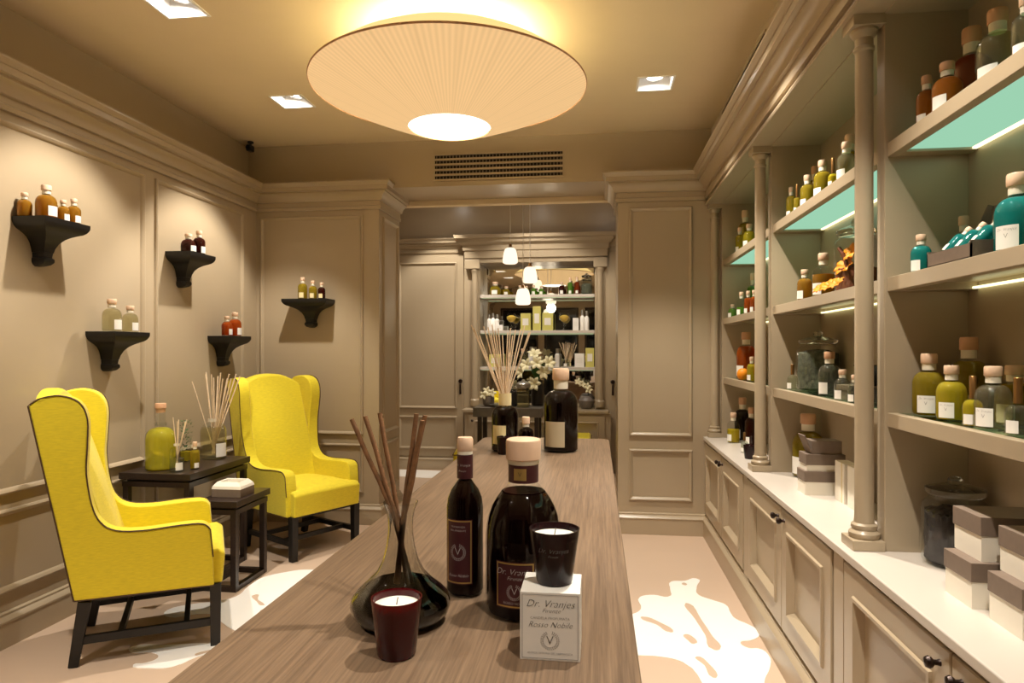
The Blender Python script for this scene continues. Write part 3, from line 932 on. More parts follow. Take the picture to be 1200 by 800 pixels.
# ------------------------------------------------------------------ wall brackets
def bracket(label, loc, rz, W, D):
    t = thing('wall_bracket', label, 'wall shelf', loc, rz, 'black corbel shelves')
    # local: +x out of the wall, y along it, z top at 0
    secs = [(0.0, 0.5, 1.0), (-0.018, 0.5, 1.0), (-0.026, 0.488, 0.985), (-0.038, 0.462, 0.95), (-0.048, 0.42, 0.89), (-0.056, 0.35, 0.80), (-0.066, 0.275, 0.70),
            (-0.080, 0.205, 0.59), (-0.100, 0.150, 0.49), (-0.125, 0.115, 0.42), (-0.145, 0.10, 0.39)]
    bm = bmesh.new()
    rs = []
    for z, w, d in secs:
        rs.append([bm.verts.new(p) for p in ((0, -w * W, z), (d * D, -w * W, z), (d * D, w * W, z), (0, w * W, z))])
    for a, b in zip(rs, rs[1:]):
        for k in range(4): bm.faces.new((a[k], a[(k + 1) % 4], b[(k + 1) % 4], b[k]))
    bm.faces.new(rs[0]); bm.faces.new(rs[-1])
    obj('shelf_board', bm, 'black', t, smooth=25)
    bm = bmesh.new(); rs = []
    for z, w, d in ((-0.145, 0.10, 0.39), (-0.160, 0.095, 0.37), (-0.168, 0.095, 0.36), (-0.173, 0.112, 0.42), (-0.188, 0.112, 0.42), (-0.200, 0.09, 0.34), (-0.208, 0.04, 0.18)):
        rs.append([bm.verts.new(p) for p in ((0, -w * W, z), (d * D, -w * W, z), (d * D, w * W, z), (0, w * W, z))])
    for a, b in zip(rs, rs[1:]):
        for k in range(4): bm.faces.new((a[k], a[(k + 1) % 4], b[(k + 1) % 4], b[k]))
    bm.faces.new(rs[0]); bm.faces.new(rs[-1])
    obj('corbel_end', bm, 'black', t, bevel=0.004)
    return t
bracket('black corbel wall shelf at the upper left holding amber bottles', (-2.58, 2.785, 1.895), 0, 0.265, 0.165)
bracket('black corbel wall shelf above the near armchair with pale bottles', (-2.58, 3.215, 1.395), 0, 0.265, 0.165)
bracket('black corbel wall shelf holding dark red bottles', (-2.58, 3.845, 1.895), 0, 0.265, 0.165)
bracket('black corbel wall shelf holding orange bottles', (-2.58, 4.285, 1.395), 0, 0.265, 0.165)
bracket('black corbel wall shelf on the end pier with three small bottles', (-2.125, 4.794, 1.676), -PI / 2, 0.345, 0.165)

# ------------------------------------------------------------------ bottles, jars, boxes
def bend(R, ang):
    return lambda a, b: (R * math.cos(ang + a / R), R * math.sin(ang + a / R), b)

def patch(R, ang, half, z0, z1, n=8):
    bm = bmesh.new()
    lo, hi = [], []
    for i in range(n + 1):
        a = ang - half + 2 * half * i / n
        lo.append(bm.verts.new((R * math.cos(a), R * math.sin(a), z0)))
        hi.append(bm.verts.new((R * math.cos(a), R * math.sin(a), z1)))
    for i in range(n): bm.faces.new((lo[i], lo[i + 1], hi[i + 1], hi[i]))
    return bm

def bottle(label, loc, h, d, liquid, ang=0.0, fill=0.95, cap='wood', lab=True, group=None, name='bottle', body=0.74, capmat='stopper', labmat='label', cat='bottle', seg=24, lh=None, lz=0.06, la=0.52):
    t = thing(name, label, cat, loc, 0, group)
    r = d / 2
    hb = h * body
    rn = r * 0.37 if cap != 'spray' else r * 0.30
    sh = min(r * 0.95, hb * 0.5)
    n = 7
    prof = [(r * 0.9, 0.0), (r * 0.985, 0.004), (r, 0.010)]
    prof.append((r, hb - sh))
    for i in range(1, n + 1):
        a = PI / 2 * i / n
        prof.append((rn + (r - rn) * math.cos(a), hb - sh + sh * 0.86 * math.sin(a)))
    prof += [(rn, hb + 0.02 * h), (rn * 1.08, hb + 0.025 * h), (rn * 1.08, hb + 0.045 * h)]
    obj('glass_body', lathe(prof, seg), 'glass', t, smooth=40)
    k = 0.955
    zf = hb * fill
    lp_ = [(r * 0.86, 0.004), (r * k, 0.011)]
    for rr, zz in prof[3:]:
        if zz < zf: lp_.append((rr * k, zz))
    # surface of the liquid
    rl = lp_[-1][0]
    for (ra, za), (rb, zb) in zip(prof[3:], prof[4:]):
        if za <= zf < zb: rl = (ra + (rb - ra) * (zf - za) / (zb - za)) * k
    lp_.append((rl, zf))
    obj('liquid', lathe(lp_, seg), liquid, t, smooth=40)
    if cap == 'wood':
        obj('neck_band', lathe([(rn * 1.10, hb - 0.005 * h), (rn * 1.10, hb + 0.10 * h)], 18), 'band', t, smooth=40)
        c0 = hb + 0.10 * h
        obj('stopper', lathe([(rn * 1.22, c0), (rn * 1.30, c0 + 0.01 * h), (rn * 1.30, h * 0.975), (rn * 1.18, h)], 18), capmat, t, smooth=40)
    elif cap == 'spray':
        obj('collar', lathe([(rn * 1.2, hb), (rn * 1.2, hb + 0.06 * h)], 16), 'brass', t, smooth=40)
        obj('cap', lathe([(rn * 1.15, hb + 0.06 * h), (rn * 1.15, h * 0.99), (rn * 1.0, h)], 16), 'brass', t, smooth=40)
    elif cap == 'cork':
        obj('glass_neck', lathe([(rn, hb), (rn * 0.86, hb + 0.05 * h), (rn * 0.86, 0.90 * h), (rn * 0.98, 0.905 * h), (rn * 0.98, 0.925 * h)], 20, caps=False), 'glass', t, smooth=40)
        obj('stopper', lathe([(rn * 0.80, 0.86 * h), (rn * 0.84, 0.925 * h), (rn * 0.98, 0.927 * h), (rn * 0.98, 0.99 * h), (rn * 0.9, h)], 18), capmat, t, smooth=40)
    elif cap == 'none':
        obj('neck_band', lathe([(rn * 1.10, hb - 0.01 * h), (rn * 1.12, hb + 0.06 * h)], 18, caps=False), 'band', t, smooth=40)
    if lab:
        hl = lh or min(0.30 * h, 1.1 * r)
        l_ = obj('label', patch(r * 1.006, ang, la, lz * h, lz * h + hl), labmat, t, smooth=60)
        if h * 1.0 > 0.13 and lab == 2:
            zc = lz * h + hl * 0.55
            text_mesh([('V', hl * 0.3, 0, zc, 0), ('Dr. Vranjes', hl * 0.17, 0, zc + hl * 0.28, 0.3)], bend(r * 1.010, ang), 'ink', l_)
    return t

def card_box(name, label, loc, sx, sy, h, lidh, rz=0.0, group=None, lidmat='boxlid', basemat='boxbase'):
    t = thing(name, label, 'box', loc, rz, group)
    obj('base', B((-sx / 2, sx / 2, -sy / 2, sy / 2, 0, h - lidh)), basemat, t)
    obj('lid', B((-sx / 2 - 0.003, sx / 2 + 0.003, -sy / 2 - 0.003, sy / 2 + 0.003, h - lidh, h)), lidmat, t, bevel=0.0015)
    return t

def jar(label, loc, h, d, cont, fill=0.75, name='glass_jar', group=None):
    t = thing(name, label, 'jar', loc, 0, group)
    r = d / 2
    hb = h * 0.74
    obj('glass_body', lathe([(r * 0.9, 0), (r, 0.012), (r, hb * 0.86), (r * 0.93, hb * 0.95), (r * 0.78, hb), (r * 0.80, hb + 0.012)], 28), 'glass', t, smooth=40)
    bm = lathe([(r * 0.8, 0.006), (r * 0.93, 0.016), (r * 0.94, hb * fill * 0.5), (r * 0.93, hb * fill), (r * 0.5, hb * fill + 0.012), (0, hb * fill + 0.016)], 28)
    bmesh.ops.subdivide_edges(bm, edges=bm.edges, cuts=1)
    for v in bm.verts:
        q = Vector((v.co.x, v.co.y, 0))
        if q.length > 1e-4:
            v.co -= q.normalized() * random.uniform(0, 0.05) * r
        v.co.z += random.uniform(-0.004, 0.004) if v.co.z > 0.03 else 0
    o = obj('contents', bm, cont, t); o['kind'] = 'stuff'
    lid = obj('lid', lathe([(r * 0.84, hb + 0.012), (r * 0.90, hb + 0.018), (r * 0.90, hb + 0.030), (r * 0.70, hb + 0.06 * h + 0.02), (r * 0.30, hb + 0.10 * h + 0.02), (r * 0.14, hb + 0.11 * h + 0.02)], 28), 'rglass', t, smooth=40)
    obj('lid_knob', lathe([(r * 0.10, 0.85 * h), (r * 0.12, 0.88 * h), (r * 0.22, 0.92 * h), (r * 0.24, 0.955 * h), (r * 0.16, 0.99 * h), (0, h)], 18), 'rglass', lid, smooth=40)
    return t

RA = PI + 0.55      # label direction for the right wall (towards the room)
A_, B_, C_, T0 = 1.92, 1.517, 1.112, 0.696
g3a = 'bottles on the top shelf of the near bay'
bottle('small amber bottle first on the near top shelf by the column', (0.92, 2.005, A_), 0.150, 0.054, 'l_amber', RA, group=g3a, capmat='stopper2')
bottle('round amber bottle with white label on the near top shelf', (0.922, 1.898, A_), 0.142, 0.074, 'l_amber', RA, group=g3a, capmat='stopper2')
bottle('tall red-brown bottle behind the amber ones on the near top shelf', (1.03, 1.99, A_), 0.270, 0.100, 'l_red', RA, group=g3a, capmat='stopper2')
bottle('large clear bottle with pale oil on the near top shelf', (0.965, 1.752, A_), 0.205, 0.092, 'l_pale', RA, group=g3a, capmat='stopper2')
bottle('clear bottle at the right picture edge on the near top shelf', (0.925, 1.575, A_), 0.150, 0.056, 'l_clear', RA, group=g3a)
g3b = 'teal bottles on the middle shelf of the near bay'
bottle('small teal bottle left of the open gift box', (0.912, 2.02, B_), 0.110, 0.054, 'l_teal', RA, group=g3b)
bottle('teal bottle half hidden behind the open gift box', (1.04, 2.05, B_), 0.165, 0.055, 'l_teal', RA, group=g3b)
bottle('large bright teal bottle with white label at the right edge', (0.955, 1.655, B_), 0.186, 0.096, 'l_teal', RA, lab=2, group=g3b)
# open gift box with three bottles
gb = thing('gift_box', 'open brown gift box with its lid up on the near middle shelf', 'box', (0.945, 1.83, B_), 0)
obj('tray', B((-0.065, 0.065, -0.125, 0.085, 0, 0.006), (-0.065, -0.061, -0.125, 0.085, 0, 0.038), (0.061, 0.065, -0.125, 0.085, 0, 0.075), (-0.065, 0.065, -0.125, -0.121, 0, 0.045), (-0.065, 0.065, 0.081, 0.085, 0, 0.045)), 'boxlid', gb)
lid_ = prism([(0.066, 0.03), (0.098, 0.165), (0.102, 0.164), (0.070, 0.029)], lambda a, b, n: (a, n, b), -0.125, 0.085)
prism([(0.066, 0.03), (0.098, 0.165), (0.085, 0.168), (0.030, 0.046)], lambda a, b, n: (a, n, b), 0.081, 0.085, bm=lid_)
obj('lid', lid_, 'boxlid', gb)
obj('cushion', B((-0.060, 0.060, -0.120, 0.080, 0.006, 0.016)), 'tealbox', gb, bevel=0.004)
for k, (yy, nm) in enumerate(((1.875, 'teal sample bottle lying leftmost in the open gift box'), (1.810, 'teal sample bottle lying in the middle of the open gift box'), (1.745, 'teal sample bottle lying rightmost in the open gift box'))):
    b_ = bottle(nm, (0.908, yy, B_ + 0.030), 0.092, 0.036, 'l_teal', PI, group='teal samples in the open gift box', name='sample_bottle')
    b_.rotation_euler = (0, math.radians(40), 0)
g3c = 'yellow bottles on the lower shelf of the near bay'
bottle('large yellow-green bottle at the left end of the near lower shelf', (0.945, 2.045, C_), 0.178, 0.088, 'l_olive', PI + 0.95, lab=2, group=g3c)
bottle('medium yellow-green bottle second on the near lower shelf', (0.94, 1.913, C_), 0.147, 0.074, 'l_yellow', RA + 0.2, lab=2, group=g3c)
bottle('tall dark olive bottle at the back of the near lower shelf', (1.03, 2.005, C_), 0.224, 0.094, 'l_olive', RA + 0.2, labmat='cream', group=g3c, capmat='stopper2')
bottle('small yellow spray bottle with a long bronze cap', (0.912, 1.757, C_), 0.125, 0.044, 'l_yellow', RA, cap='spray', body=0.56, group=g3c)
bottle('clear bottle with pale green oil and white neck on the near lower shelf', (0.93, 1.706, C_), 0.150, 0.078, 'l_pale', RA, lab=2, group=g3c)
bottle('yellow-green bottle behind the clear one on the near lower shelf', (1.03, 1.80, C_), 0.150, 0.085, 'l_olive', RA, group=g3c)
bottle('clear spray bottle with bronze cap at the right picture edge', (0.912, 1.581, C_), 0.128, 0.050, 'l_clear', RA, cap='spray', body=0.56, group=g3c)

jar('large lidded glass jar of dark potpourri on the near worktop', (1.0, 2.015, T0), 0.250, 0.165, 'pot', 0.8)
def gbox(label, x0, y0, sx, sy, z, h, lidh):
    return card_box('gift_carton', label, (x0 + sx / 2, y0 + sy / 2, z), sx, sy, h, lidh, 0, 'brown and white gift cartons on the worktop')
gbox('brown-lidded white carton at the bottom of the left stack on the near worktop', 0.867, 1.675, 0.20, 0.118, T0, 0.108, 0.045)
gbox('brown-lidded white carton on top of the left stack on the near worktop', 0.893, 1.685, 0.20, 0.118, T0 + 0.108, 0.105, 0.045)
gbox('brown-lidded carton at the bottom of the right stack, cut by the picture edge', 0.877, 1.505, 0.20, 0.118, T0, 0.108, 0.045)
gbox('brown-lidded carton on top of the right stack, cut by the picture edge', 0.905, 1.515, 0.20, 0.118, T0 + 0.108, 0.100, 0.045)

g2a = 'green-gold bottles on the top shelf of the middle bay'
bottle('tiny olive bottle first from the left on the middle top shelf', (0.91, 3.285, A_), 0.148, 0.045, 'l_olive', RA, group=g2a)
bottle('slim spray bottle with golden cap, second on the middle top shelf', (0.90, 3.157, A_), 0.130, 0.030, 'l_olive', RA, cap='spray', body=0.56, group=g2a)
bottle('small olive bottle third on the middle top shelf', (0.92, 3.076, A_), 0.150, 0.060, 'l_olive', RA, group=g2a)
bottle('olive bottle standing behind the front row of the middle top shelf', (1.00, 3.23, A_), 0.228, 0.066, 'l_olive', RA, group=g2a, capmat='stopper2')
bottle('olive bottle with pale stopper in the middle of the middle top shelf', (0.93, 2.906, A_), 0.167, 0.072, 'l_olive', RA, group=g2a)
bottle('spray bottle with golden cap right of centre on the middle top shelf', (0.90, 2.695, A_), 0.118, 0.036, 'l_yellow', RA, cap='spray', body=0.5, group=g2a)
bottle('clear bottle of pale oil beside the column on the middle top shelf', (0.92, 2.611, A_), 0.151, 0.070, 'l_pale', RA, group=g2a)
bottle('tall olive bottle at the back beside the column, middle top shelf', (1.01, 2.83, A_), 0.245, 0.084, 'l_olive', RA, group=g2a)
g2b = 'bottles on the middle shelf of the middle bay'
bottle('small golden bottle left on the middle bay shelf with the orange flowers', (0.91, 3.079, B_), 0.138, 0.064, 'l_gold', RA, group=g2b)
bottle('golden bottle with thick white neck beside the jar of orange flowers', (0.93, 2.895, B_), 0.183, 0.086, 'l_gold', RA, fill=0.7, group=g2b)
j2 = jar('glass jar of cinnamon and orange flowers half behind the column', (1.01, 2.765, B_), 0.30, 0.160, 'cinnamon', 0.45)
obj('cinnamon_stick', tube([(-0.06, -0.03, 0.16), (-0.03, -0.06, 0.03)], 0.008, 8), 'cinnamon', j2, smooth=40)
obj('cinnamon_stick', tube([(-0.05, 0.04, 0.19), (0.0, -0.06, 0.06)], 0.008, 8), 'cinnamon', j2, smooth=40)
def blossom(mat, parent, at, size, n=6, rot=None, cup=0.35, name='flower', wid=0.30):
    bm = bmesh.new()
    for k in range(n):
        a = 2 * PI * k / n + random.uniform(-0.15, 0.15)
        ca, sa = math.cos(a), math.sin(a)
        prev = None
        for i, (l, w) in enumerate(((0.02, 0.3), (0.35, 1.0), (0.7, 0.85), (1.0, 0.08))):
            zz = cup * size * l * (1.3 - 0.7 * l * l)
            row = []
            for sgn in (-1, 0, 1):
                ww = sgn * w * wid * size
                row.append(bm.verts.new((ca * l * size - sa * ww, sa * l * size + ca * ww, zz - (0.03 * size if sgn == 0 else 0))))
            if prev:
                for q in range(2): bm.faces.new((prev[q], prev[q + 1], row[q + 1], row[q]))
            prev = row
    if rot: bm.transform(Matrix.Rotation(rot[0], 4, 'X') @ Matrix.Rotation(rot[1], 4, 'Y'))
    o = obj(name, bm, mat, parent, smooth=60, loc=at)
    sm = o.modifiers.new('solid', 'SOLIDIFY'); sm.thickness = 0.002
    return o
for k, (x, y, z, s_) in enumerate(((-0.045, -0.02, 0.11, 0.05), (-0.03, -0.045, 0.16, 0.045))):
    blossom('orange', j2, (x, y, z), s_, 7, (0.5, -0.9))
for k, (x, y, s_, lb) in enumerate(((0.892, 2.80, 0.034, 'orange flower lying on the middle shelf next to the golden bottle'),
                                    (0.895, 2.71, 0.040, 'orange flower lying in the middle before the cinnamon jar'),
                                    (0.892, 2.62, 0.034, 'orange flower lying closest to the column before the cinnamon jar'))):
    o = blossom('orange', None, (x, y, B_ + 0.026), s_, 8, (0.3, -0.7), 0.5)
    tag(o, lb, 'flower', 'orange flowers on the shelf')
g2c = 'bottles on the lower shelf of the middle bay'
bottle('small clear spray bottle with gold cap left of the herb jar', (0.915, 3.281, C_), 0.120, 0.048, 'l_clear', RA, cap='spray', body=0.6, group=g2c)
jar('wide lidded glass jar of dried herbs on the middle lower shelf', (0.995, 3.17, C_), 0.275, 0.185, 'grass', 0.85)
bottle('clear bottle with cork stopper in front of the herb jar', (0.94, 2.854, C_), 0.181, 0.084, 'l_clear', RA, capmat='stopper2', group=g2c)
bottle('small clear bottle with white label right of the corked one', (0.908, 2.616, C_), 0.115, 0.058, 'l_clear', RA, group=g2c)
bottle('clear little bottle touching the column on the middle lower shelf', (0.908, 2.50, C_), 0.100, 0.045, 'l_clear', RA, group=g2c)
card_box('small_box', 'little grey-brown carton behind the small bottles on the middle lower shelf', (0.965, 2.69, C_), 0.06, 0.09, 0.055, 0.02, 0.2, basemat='boxlid')
db = thing('open_case', 'open black case with tilted lid at the back of the middle lower shelf', 'box', (1.02, 2.58, C_), 0.3)
obj('tray', B((-0.05, 0.05, -0.07, 0.07, 0, 0.05)), 'plastic', db, bevel=0.003)
obj('lid', prism([(0.03, 0.052), (-0.05, 0.13), (-0.046, 0.135), (0.036, 0.056)], lambda a, b, n: (a, n, b), -0.07, 0.07), 'plastic', db)
bottle('big yellow-green bottle with cream neck behind the cartons on the worktop', (1.0, 3.33, T0), 0.30, 0.145, 'l_olive', RA, capmat='stopper2', group='bottles on the worktop')
def gbox2(label, x0, y0, sx, sy, z, h, lidh): return card_box('gift_carton', label, (x0 + sx / 2, y0 + sy / 2, z), sx, sy, h, lidh, 0, 'cartons of the middle bay')
gbox2('brown-lidded cream carton lowest in the middle bay stack', 0.86, 2.905, 0.165, 0.10, T0, 0.100, 0.045)
gbox2('thin brown-lidded carton second in the middle bay stack', 0.868, 2.91, 0.15, 0.095, T0 + 0.100, 0.070, 0.045)
ob = thing('open_carton', 'open brown carton with raised flap on top of the middle bay stack', 'box', (0.95, 2.96, T0 + 0.170), 0)
obj('tray', B((-0.06, 0.06, -0.045, 0.045, 0, 0.055)), 'boxlid', ob, bevel=0.002)
obj('lid', prism([(-0.06, 0.0), (-0.09, 0.075), (-0.086, 0.077), (-0.056, 0.002)], lambda a, b, n: (a, n, b), -0.045, 0.045), 'boxlid', ob)
for k, (x, y, w, h, lb) in enumerate(((0.985, 2.80, 0.05, 0.158, 'tall slim cream carton left of its twin on the worktop'), (0.985, 2.665, 0.05, 0.160, 'tall slim cream carton right next to the column on the worktop'))):
    t = thing('slim_carton', lb, 'box', (x, y, T0), 0, 'slim cream cartons')
    obj('body', B((-0.025, 0.025, -0.05, 0.05, 0, h)), 'boxbase', t, bevel=0.001)
    obj('spine_band', B((-0.0258, -0.0248, -0.03, -0.02, 0.0, h)), 'cream', t)

g1 = 'bottles of the far bay'
bottle('tall olive-yellow bottle at the back of the far top shelf', (0.97, 4.55, A_), 0.30, 0.092, 'l_olive', RA, group=g1)
bottle('small yellow-green bottle on the left of the far top shelf', (0.91, 4.423, A_), 0.165, 0.055, 'l_yellow', RA, group=g1)
bottle('yellow-green bottle nearest the column on the far top shelf', (0.93, 4.25, A_), 0.155, 0.074, 'l_yellow', RA, group=g1)
bottle('squat green bottle on the far middle shelf', (0.912, 4.665, B_), 0.092, 0.060, 'l_green', RA, group=g1)
bottle('clear green-tinted bottle on the far middle shelf', (0.92, 4.42, B_), 0.155, 0.060, 'l_green', RA, fill=0.5, group=g1)
bottle('slim orange-brown bottle on the far middle shelf next to the green one', (0.92, 4.226, B_), 0.145, 0.052, 'l_orange', RA, group=g1)
bottle('slim orange-brown bottle on the far middle shelf touching the column', (0.92, 4.07, B_), 0.136, 0.050, 'l_orange', RA, group=g1)
bottle('tall pale green bottle at the back of the far middle shelf', (1.03, 4.60, B_), 0.295, 0.072, 'l_green', RA, group=g1)
bottle('large amber-red bottle with white label on the far lower shelf', (0.97, 4.52, C_), 0.305, 0.124, 'l_orange', RA, capmat='stopper2', group=g1)
bottle('little yellow bottle near the column on the far lower shelf', (0.92, 4.135, C_), 0.148, 0.056, 'l_yellow', RA, group=g1)
og = obj('orange', lathe([(0.0, 0.0), (0.016, 0.002), (0.030, 0.012), (0.037, 0.030), (0.036, 0.048), (0.026, 0.066), (0.012, 0.073), (0.0, 0.071)], 20), 'orange', loc=(0.908, 4.32, C_), smooth=60)
tag(og, 'whole orange fruit in front of the amber-red bottle', 'orange')
bottle('dark nearly black bottle at the back of the far worktop', (0.97, 4.63, T0), 0.285, 0.105, 'l_black', RA, capmat='stopper2', group=g1)
bottle('dark olive bottle next to the column on the far worktop', (0.97, 4.38, T0), 0.240, 0.074, 'l_maroon', RA, capmat='stopper2', group=g1)
bottle('yellow bottle with white label at the far end of the worktop', (0.885, 4.50, T0), 0.195, 0.080, 'l_yellow', RA, group=g1, fill=0.6)
bottle('tiny clear spray flask beside the dark candle on the worktop', (0.862, 4.062, T0), 0.120, 0.042, 'l_clear', RA, cap='spray', body=0.6, group=g1)

def candle(label, loc, h, r0, r1, glass='candleglass', text=False, ang=-PI / 2):
    t = thing('candle', label, 'candle', loc, 0, 'dark red glass candles')
    g = obj('glass_cup', lathe([(r0 * 0.92, 0), (r0, 0.004), (r1, h), (r1 * 0.955, h), (r0 * 0.95, 0.010), (0, 0.010)], 40), glass, t, smooth=40)
    zw = h * 0.86
    rw = (r0 + (r1 - r0) * 0.86) * 0.945
    obj('wax', lathe([(r0 * 0.93, 0.011), (rw, zw), (0, zw - 0.001)], 40), 'candledark' if glass == 'candleglass' else glass, t, smooth=40)
    obj('wax_top', lathe([(rw * 0.995, zw - 0.004), (rw * 0.995, zw + 0.001), (0, zw + 0.0005)], 40), 'wax', t, smooth=40)
    obj('wick', tube([(0, 0, zw), (0.001, 0, zw + 0.006), (0.0025, 0, zw + 0.013)], 0.0010, 6), 'ink', t)
    if text:
        zc = h * 0.68
        rr = r0 + (r1 - r0) * 0.68
        text_mesh([('Dr. Vranjes', 0.012, 0, zc, 0.35), ('Firenze', 0.006, 0, zc - 0.009, 0.35)], bend(rr * 1.006, ang), 'ink', g)
    return t
candle('dark red candle glass at the front of the far worktop', (0.842, 3.84, T0), 0.075, 0.026, 0.034, 'candledark')

# left wall brackets
LA = -0.15
gl = 'bottles on the black wall shelves'
bottle('large amber bottle with white label on the upper left wall shelf', (-2.475, 2.725, 1.895), 0.150, 0.088, 'l_gold', LA, group=gl, capmat='stopper')
o = bottle('amber flask half behind the large amber bottle on the upper left wall shelf', (-2.546, 2.684, 1.895), 0.110, 0.060, 'l_gold', LA, lab=False, group=gl)
bottle('first of two little amber bottles on the upper left wall shelf', (-2.465, 2.81, 1.895), 0.102, 0.054, 'l_gold', LA, group=gl)
bottle('second little amber bottle at the right end of the upper left wall shelf', (-2.465, 2.874, 1.895), 0.122, 0.060, 'l_gold', LA, group=gl)
bottle('larger pale bottle on the wall shelf above the near armchair', (-2.478, 3.14, 1.395), 0.168, 0.092, 'l_pale', LA, group=gl)
bottle('smaller pale bottle on the wall shelf above the near armchair', (-2.478, 3.275, 1.395), 0.142, 0.080, 'l_pale', LA, group=gl)
bottle('squat dark red bottle on the wall shelf with two red bottles', (-2.480, 3.79, 1.895), 0.115, 0.088, 'l_maroon', LA, group=gl)
bottle('taller dark red bottle with pale neck on the same shelf as the squat one', (-2.47, 3.885, 1.895), 0.150, 0.074, 'l_maroon', LA, group=gl)
bottle('smaller orange bottle on the wall shelf above the reeds', (-2.478, 4.215, 1.395), 0.135, 0.070, 'l_orange', LA, group=gl)
bottle('larger orange bottle on the wall shelf above the reeds', (-2.478, 4.315, 1.395), 0.165, 0.086, 'l_orange', LA, group=gl)
PA = -PI / 2 + 0.1
bottle('leftmost dark olive bottle on the end pier shelf', (-2.165, 4.70, 1.676), 0.162, 0.070, 'l_olive', PA, labmat='cream', group=gl)
bottle('middle olive bottle on the end pier shelf', (-2.085, 4.70, 1.676), 0.136, 0.062, 'l_olive', PA, labmat='cream', group=gl)
bottle('rightmost shortest bottle on the end pier shelf', (-2.018, 4.70, 1.676), 0.122, 0.056, 'l_maroon', PA, labmat='cream', group=gl)

# side table items
bottle('big yellow-green bottle with cork on the tall dark side table', (-2.40, 3.415, 0.64), 0.365, 0.158, 'l_yclear', -0.7, cap='cork', body=0.66, capmat='stopper2', lab=False, fill=0.95, group='things on the side table')
def reeds(parent, n, z0, z1, spread, r=0.0022, mat='reed', base=0.008, bias=(0, 0)):
    for k in range(n):
        a = 2 * PI * k / n + random.uniform(-0.4, 0.4)
        s_ = spread * random.uniform(0.35, 1.0)
        zt = z1 * random.uniform(0.90, 1.0)
        obj('reed', tube([(-base * math.cos(a), -base * math.sin(a), z0), (s_ * math.cos(a) + bias[0], s_ * math.sin(a) + bias[1], zt)], r, 6), mat, parent)
d1 = bottle('reed diffuser with yellow oil and fanned pale reeds on the tall side table', (-2.32, 3.795, 0.64), 0.27, 0.150, 'l_pale', -0.3, cap='none', lab=1, name='reed_diffuser', cat='diffuser', fill=0.85, body=0.84)
reeds(d1, 13, 0.03, 0.53, 0.13, 0.0036, bias=(0.05, 0.03))
obj('reed', tube([(0.01, 0.0, 0.03), (-0.10, -0.06, 0.47)], 0.0028, 6), 'reed', d1)
d2 = bottle('small clear reed diffuser at the front of the tall side table', (-2.27, 3.365, 0.64), 0.165, 0.074, 'l_clear', -0.6, cap='none', name='reed_diffuser', cat='diffuser', fill=0.5, body=0.85)
reeds(d2, 5, 0.02, 0.30, 0.075, 0.0022, bias=(0.02, 0))
bottle('tiny yellow bottle at the front corner of the tall side table', (-2.215, 3.445, 0.64), 0.150, 0.050, 'l_olive', -0.6, group='things on the side table')
pg = thing('herb_vase', 'glass vase with a green herb sprig behind the side table bottles', 'vase', (-2.42, 3.67, 0.64), 0)
obj('vase', lathe([(0.028, 0), (0.032, 0.004), (0.032, 0.09), (0.030, 0.092), (0.029, 0.006), (0, 0.006)], 20), 'glass', pg, smooth=40)
obj('water', lathe([(0.027, 0.007), (0.028, 0.06), (0, 0.06)], 20), 'l_yellow', pg, smooth=40)
bm = bmesh.new()
for k in range(140):
    z = random.uniform(0.07, 0.24); a = random.uniform(0, 2 * PI); r_ = random.uniform(0.004, 0.034)
    c0 = Vector((r_ * math.cos(a), r_ * math.sin(a), z)); dirv = Vector((math.cos(a), math.sin(a), random.uniform(0.2, 1.2))).normalized() * 0.016
    sd = dirv.cross(Vector((0, 0, 1))).normalized() * 0.004
    v = [bm.verts.new(c0), bm.verts.new(c0 + dirv * 0.5 + sd), bm.verts.new(c0 + dirv), bm.verts.new(c0 + dirv * 0.5 - sd)]
    bm.faces.new(v)
o = obj('foliage', bm, 'leaf', pg); o['kind'] = 'stuff'
fb = thing('sample_box', 'open grey-white box with small samples on the low side table', 'box', (-2.02, 3.50, 0.49), 0.0)
obj('base', B((-0.085, 0.085, -0.075, 0.075, 0, 0.045)), 'boxlid', fb, bevel=0.002)
obj('tray', rings((-0.085, 0.085, -0.075, 0.075), [(0, 0.045), (0.004, 0.060), (0.022, 0.082), (0.027, 0.080), (0.030, 0.048)], lambda a, b, n: (a, b, n)), 'boxbase', fb)
for k, (x, y, a) in enumerate(((-0.02, -0.02, 0.4), (0.02, 0.02, 1.2), (0.03, -0.025, 0.2))):
    bm = tube([(x - 0.02 * math.cos(a), y - 0.02 * math.sin(a), 0.060), (x + 0.02 * math.cos(a), y + 0.02 * math.sin(a), 0.060)], 0.009, 10)
    obj('sample_vial', bm, ('brass', 'gold', 'metal')[k], fb, smooth=40)

# ------------------------------------------------------------------ things on the long table
TZ = 0.78
dc = thing('decanter_diffuser', 'wide-bottomed glass decanter with dark oil and brown twigs', 'diffuser', (-0.375, 1.245, TZ))
R_ = 0.096
dprof = [(0.062, 0.0), (0.080, 0.006), (0.092, 0.020), (0.096, 0.034), (0.092, 0.048), (0.080, 0.062), (0.062, 0.078), (0.045, 0.096), (0.034, 0.118), (0.027, 0.145), (0.0235, 0.175), (0.024, 0.195), (0.0275, 0.213), (0.033, 0.2265), (0.0335, 0.228)]
obj('glass_body', lathe(dprof + [(a - 0.0016, b) for a, b in reversed(dprof)], 48, caps=False), 'rglass', dc, smooth=60)
obj('glass_foot', lathe([(0, 0.001), (0.062, 0.0), (0.062, 0.003), (0, 0.004)], 48), 'glass', dc, smooth=40)
obj('liquid', lathe([(0.058, 0.004), (0.078, 0.009), (0.0895, 0.021), (0.0930, 0.034), (0.0895, 0.047), (0.078, 0.060), (0.066, 0.071), (0, 0.071)], 48), 'l_black', dc, smooth=40)
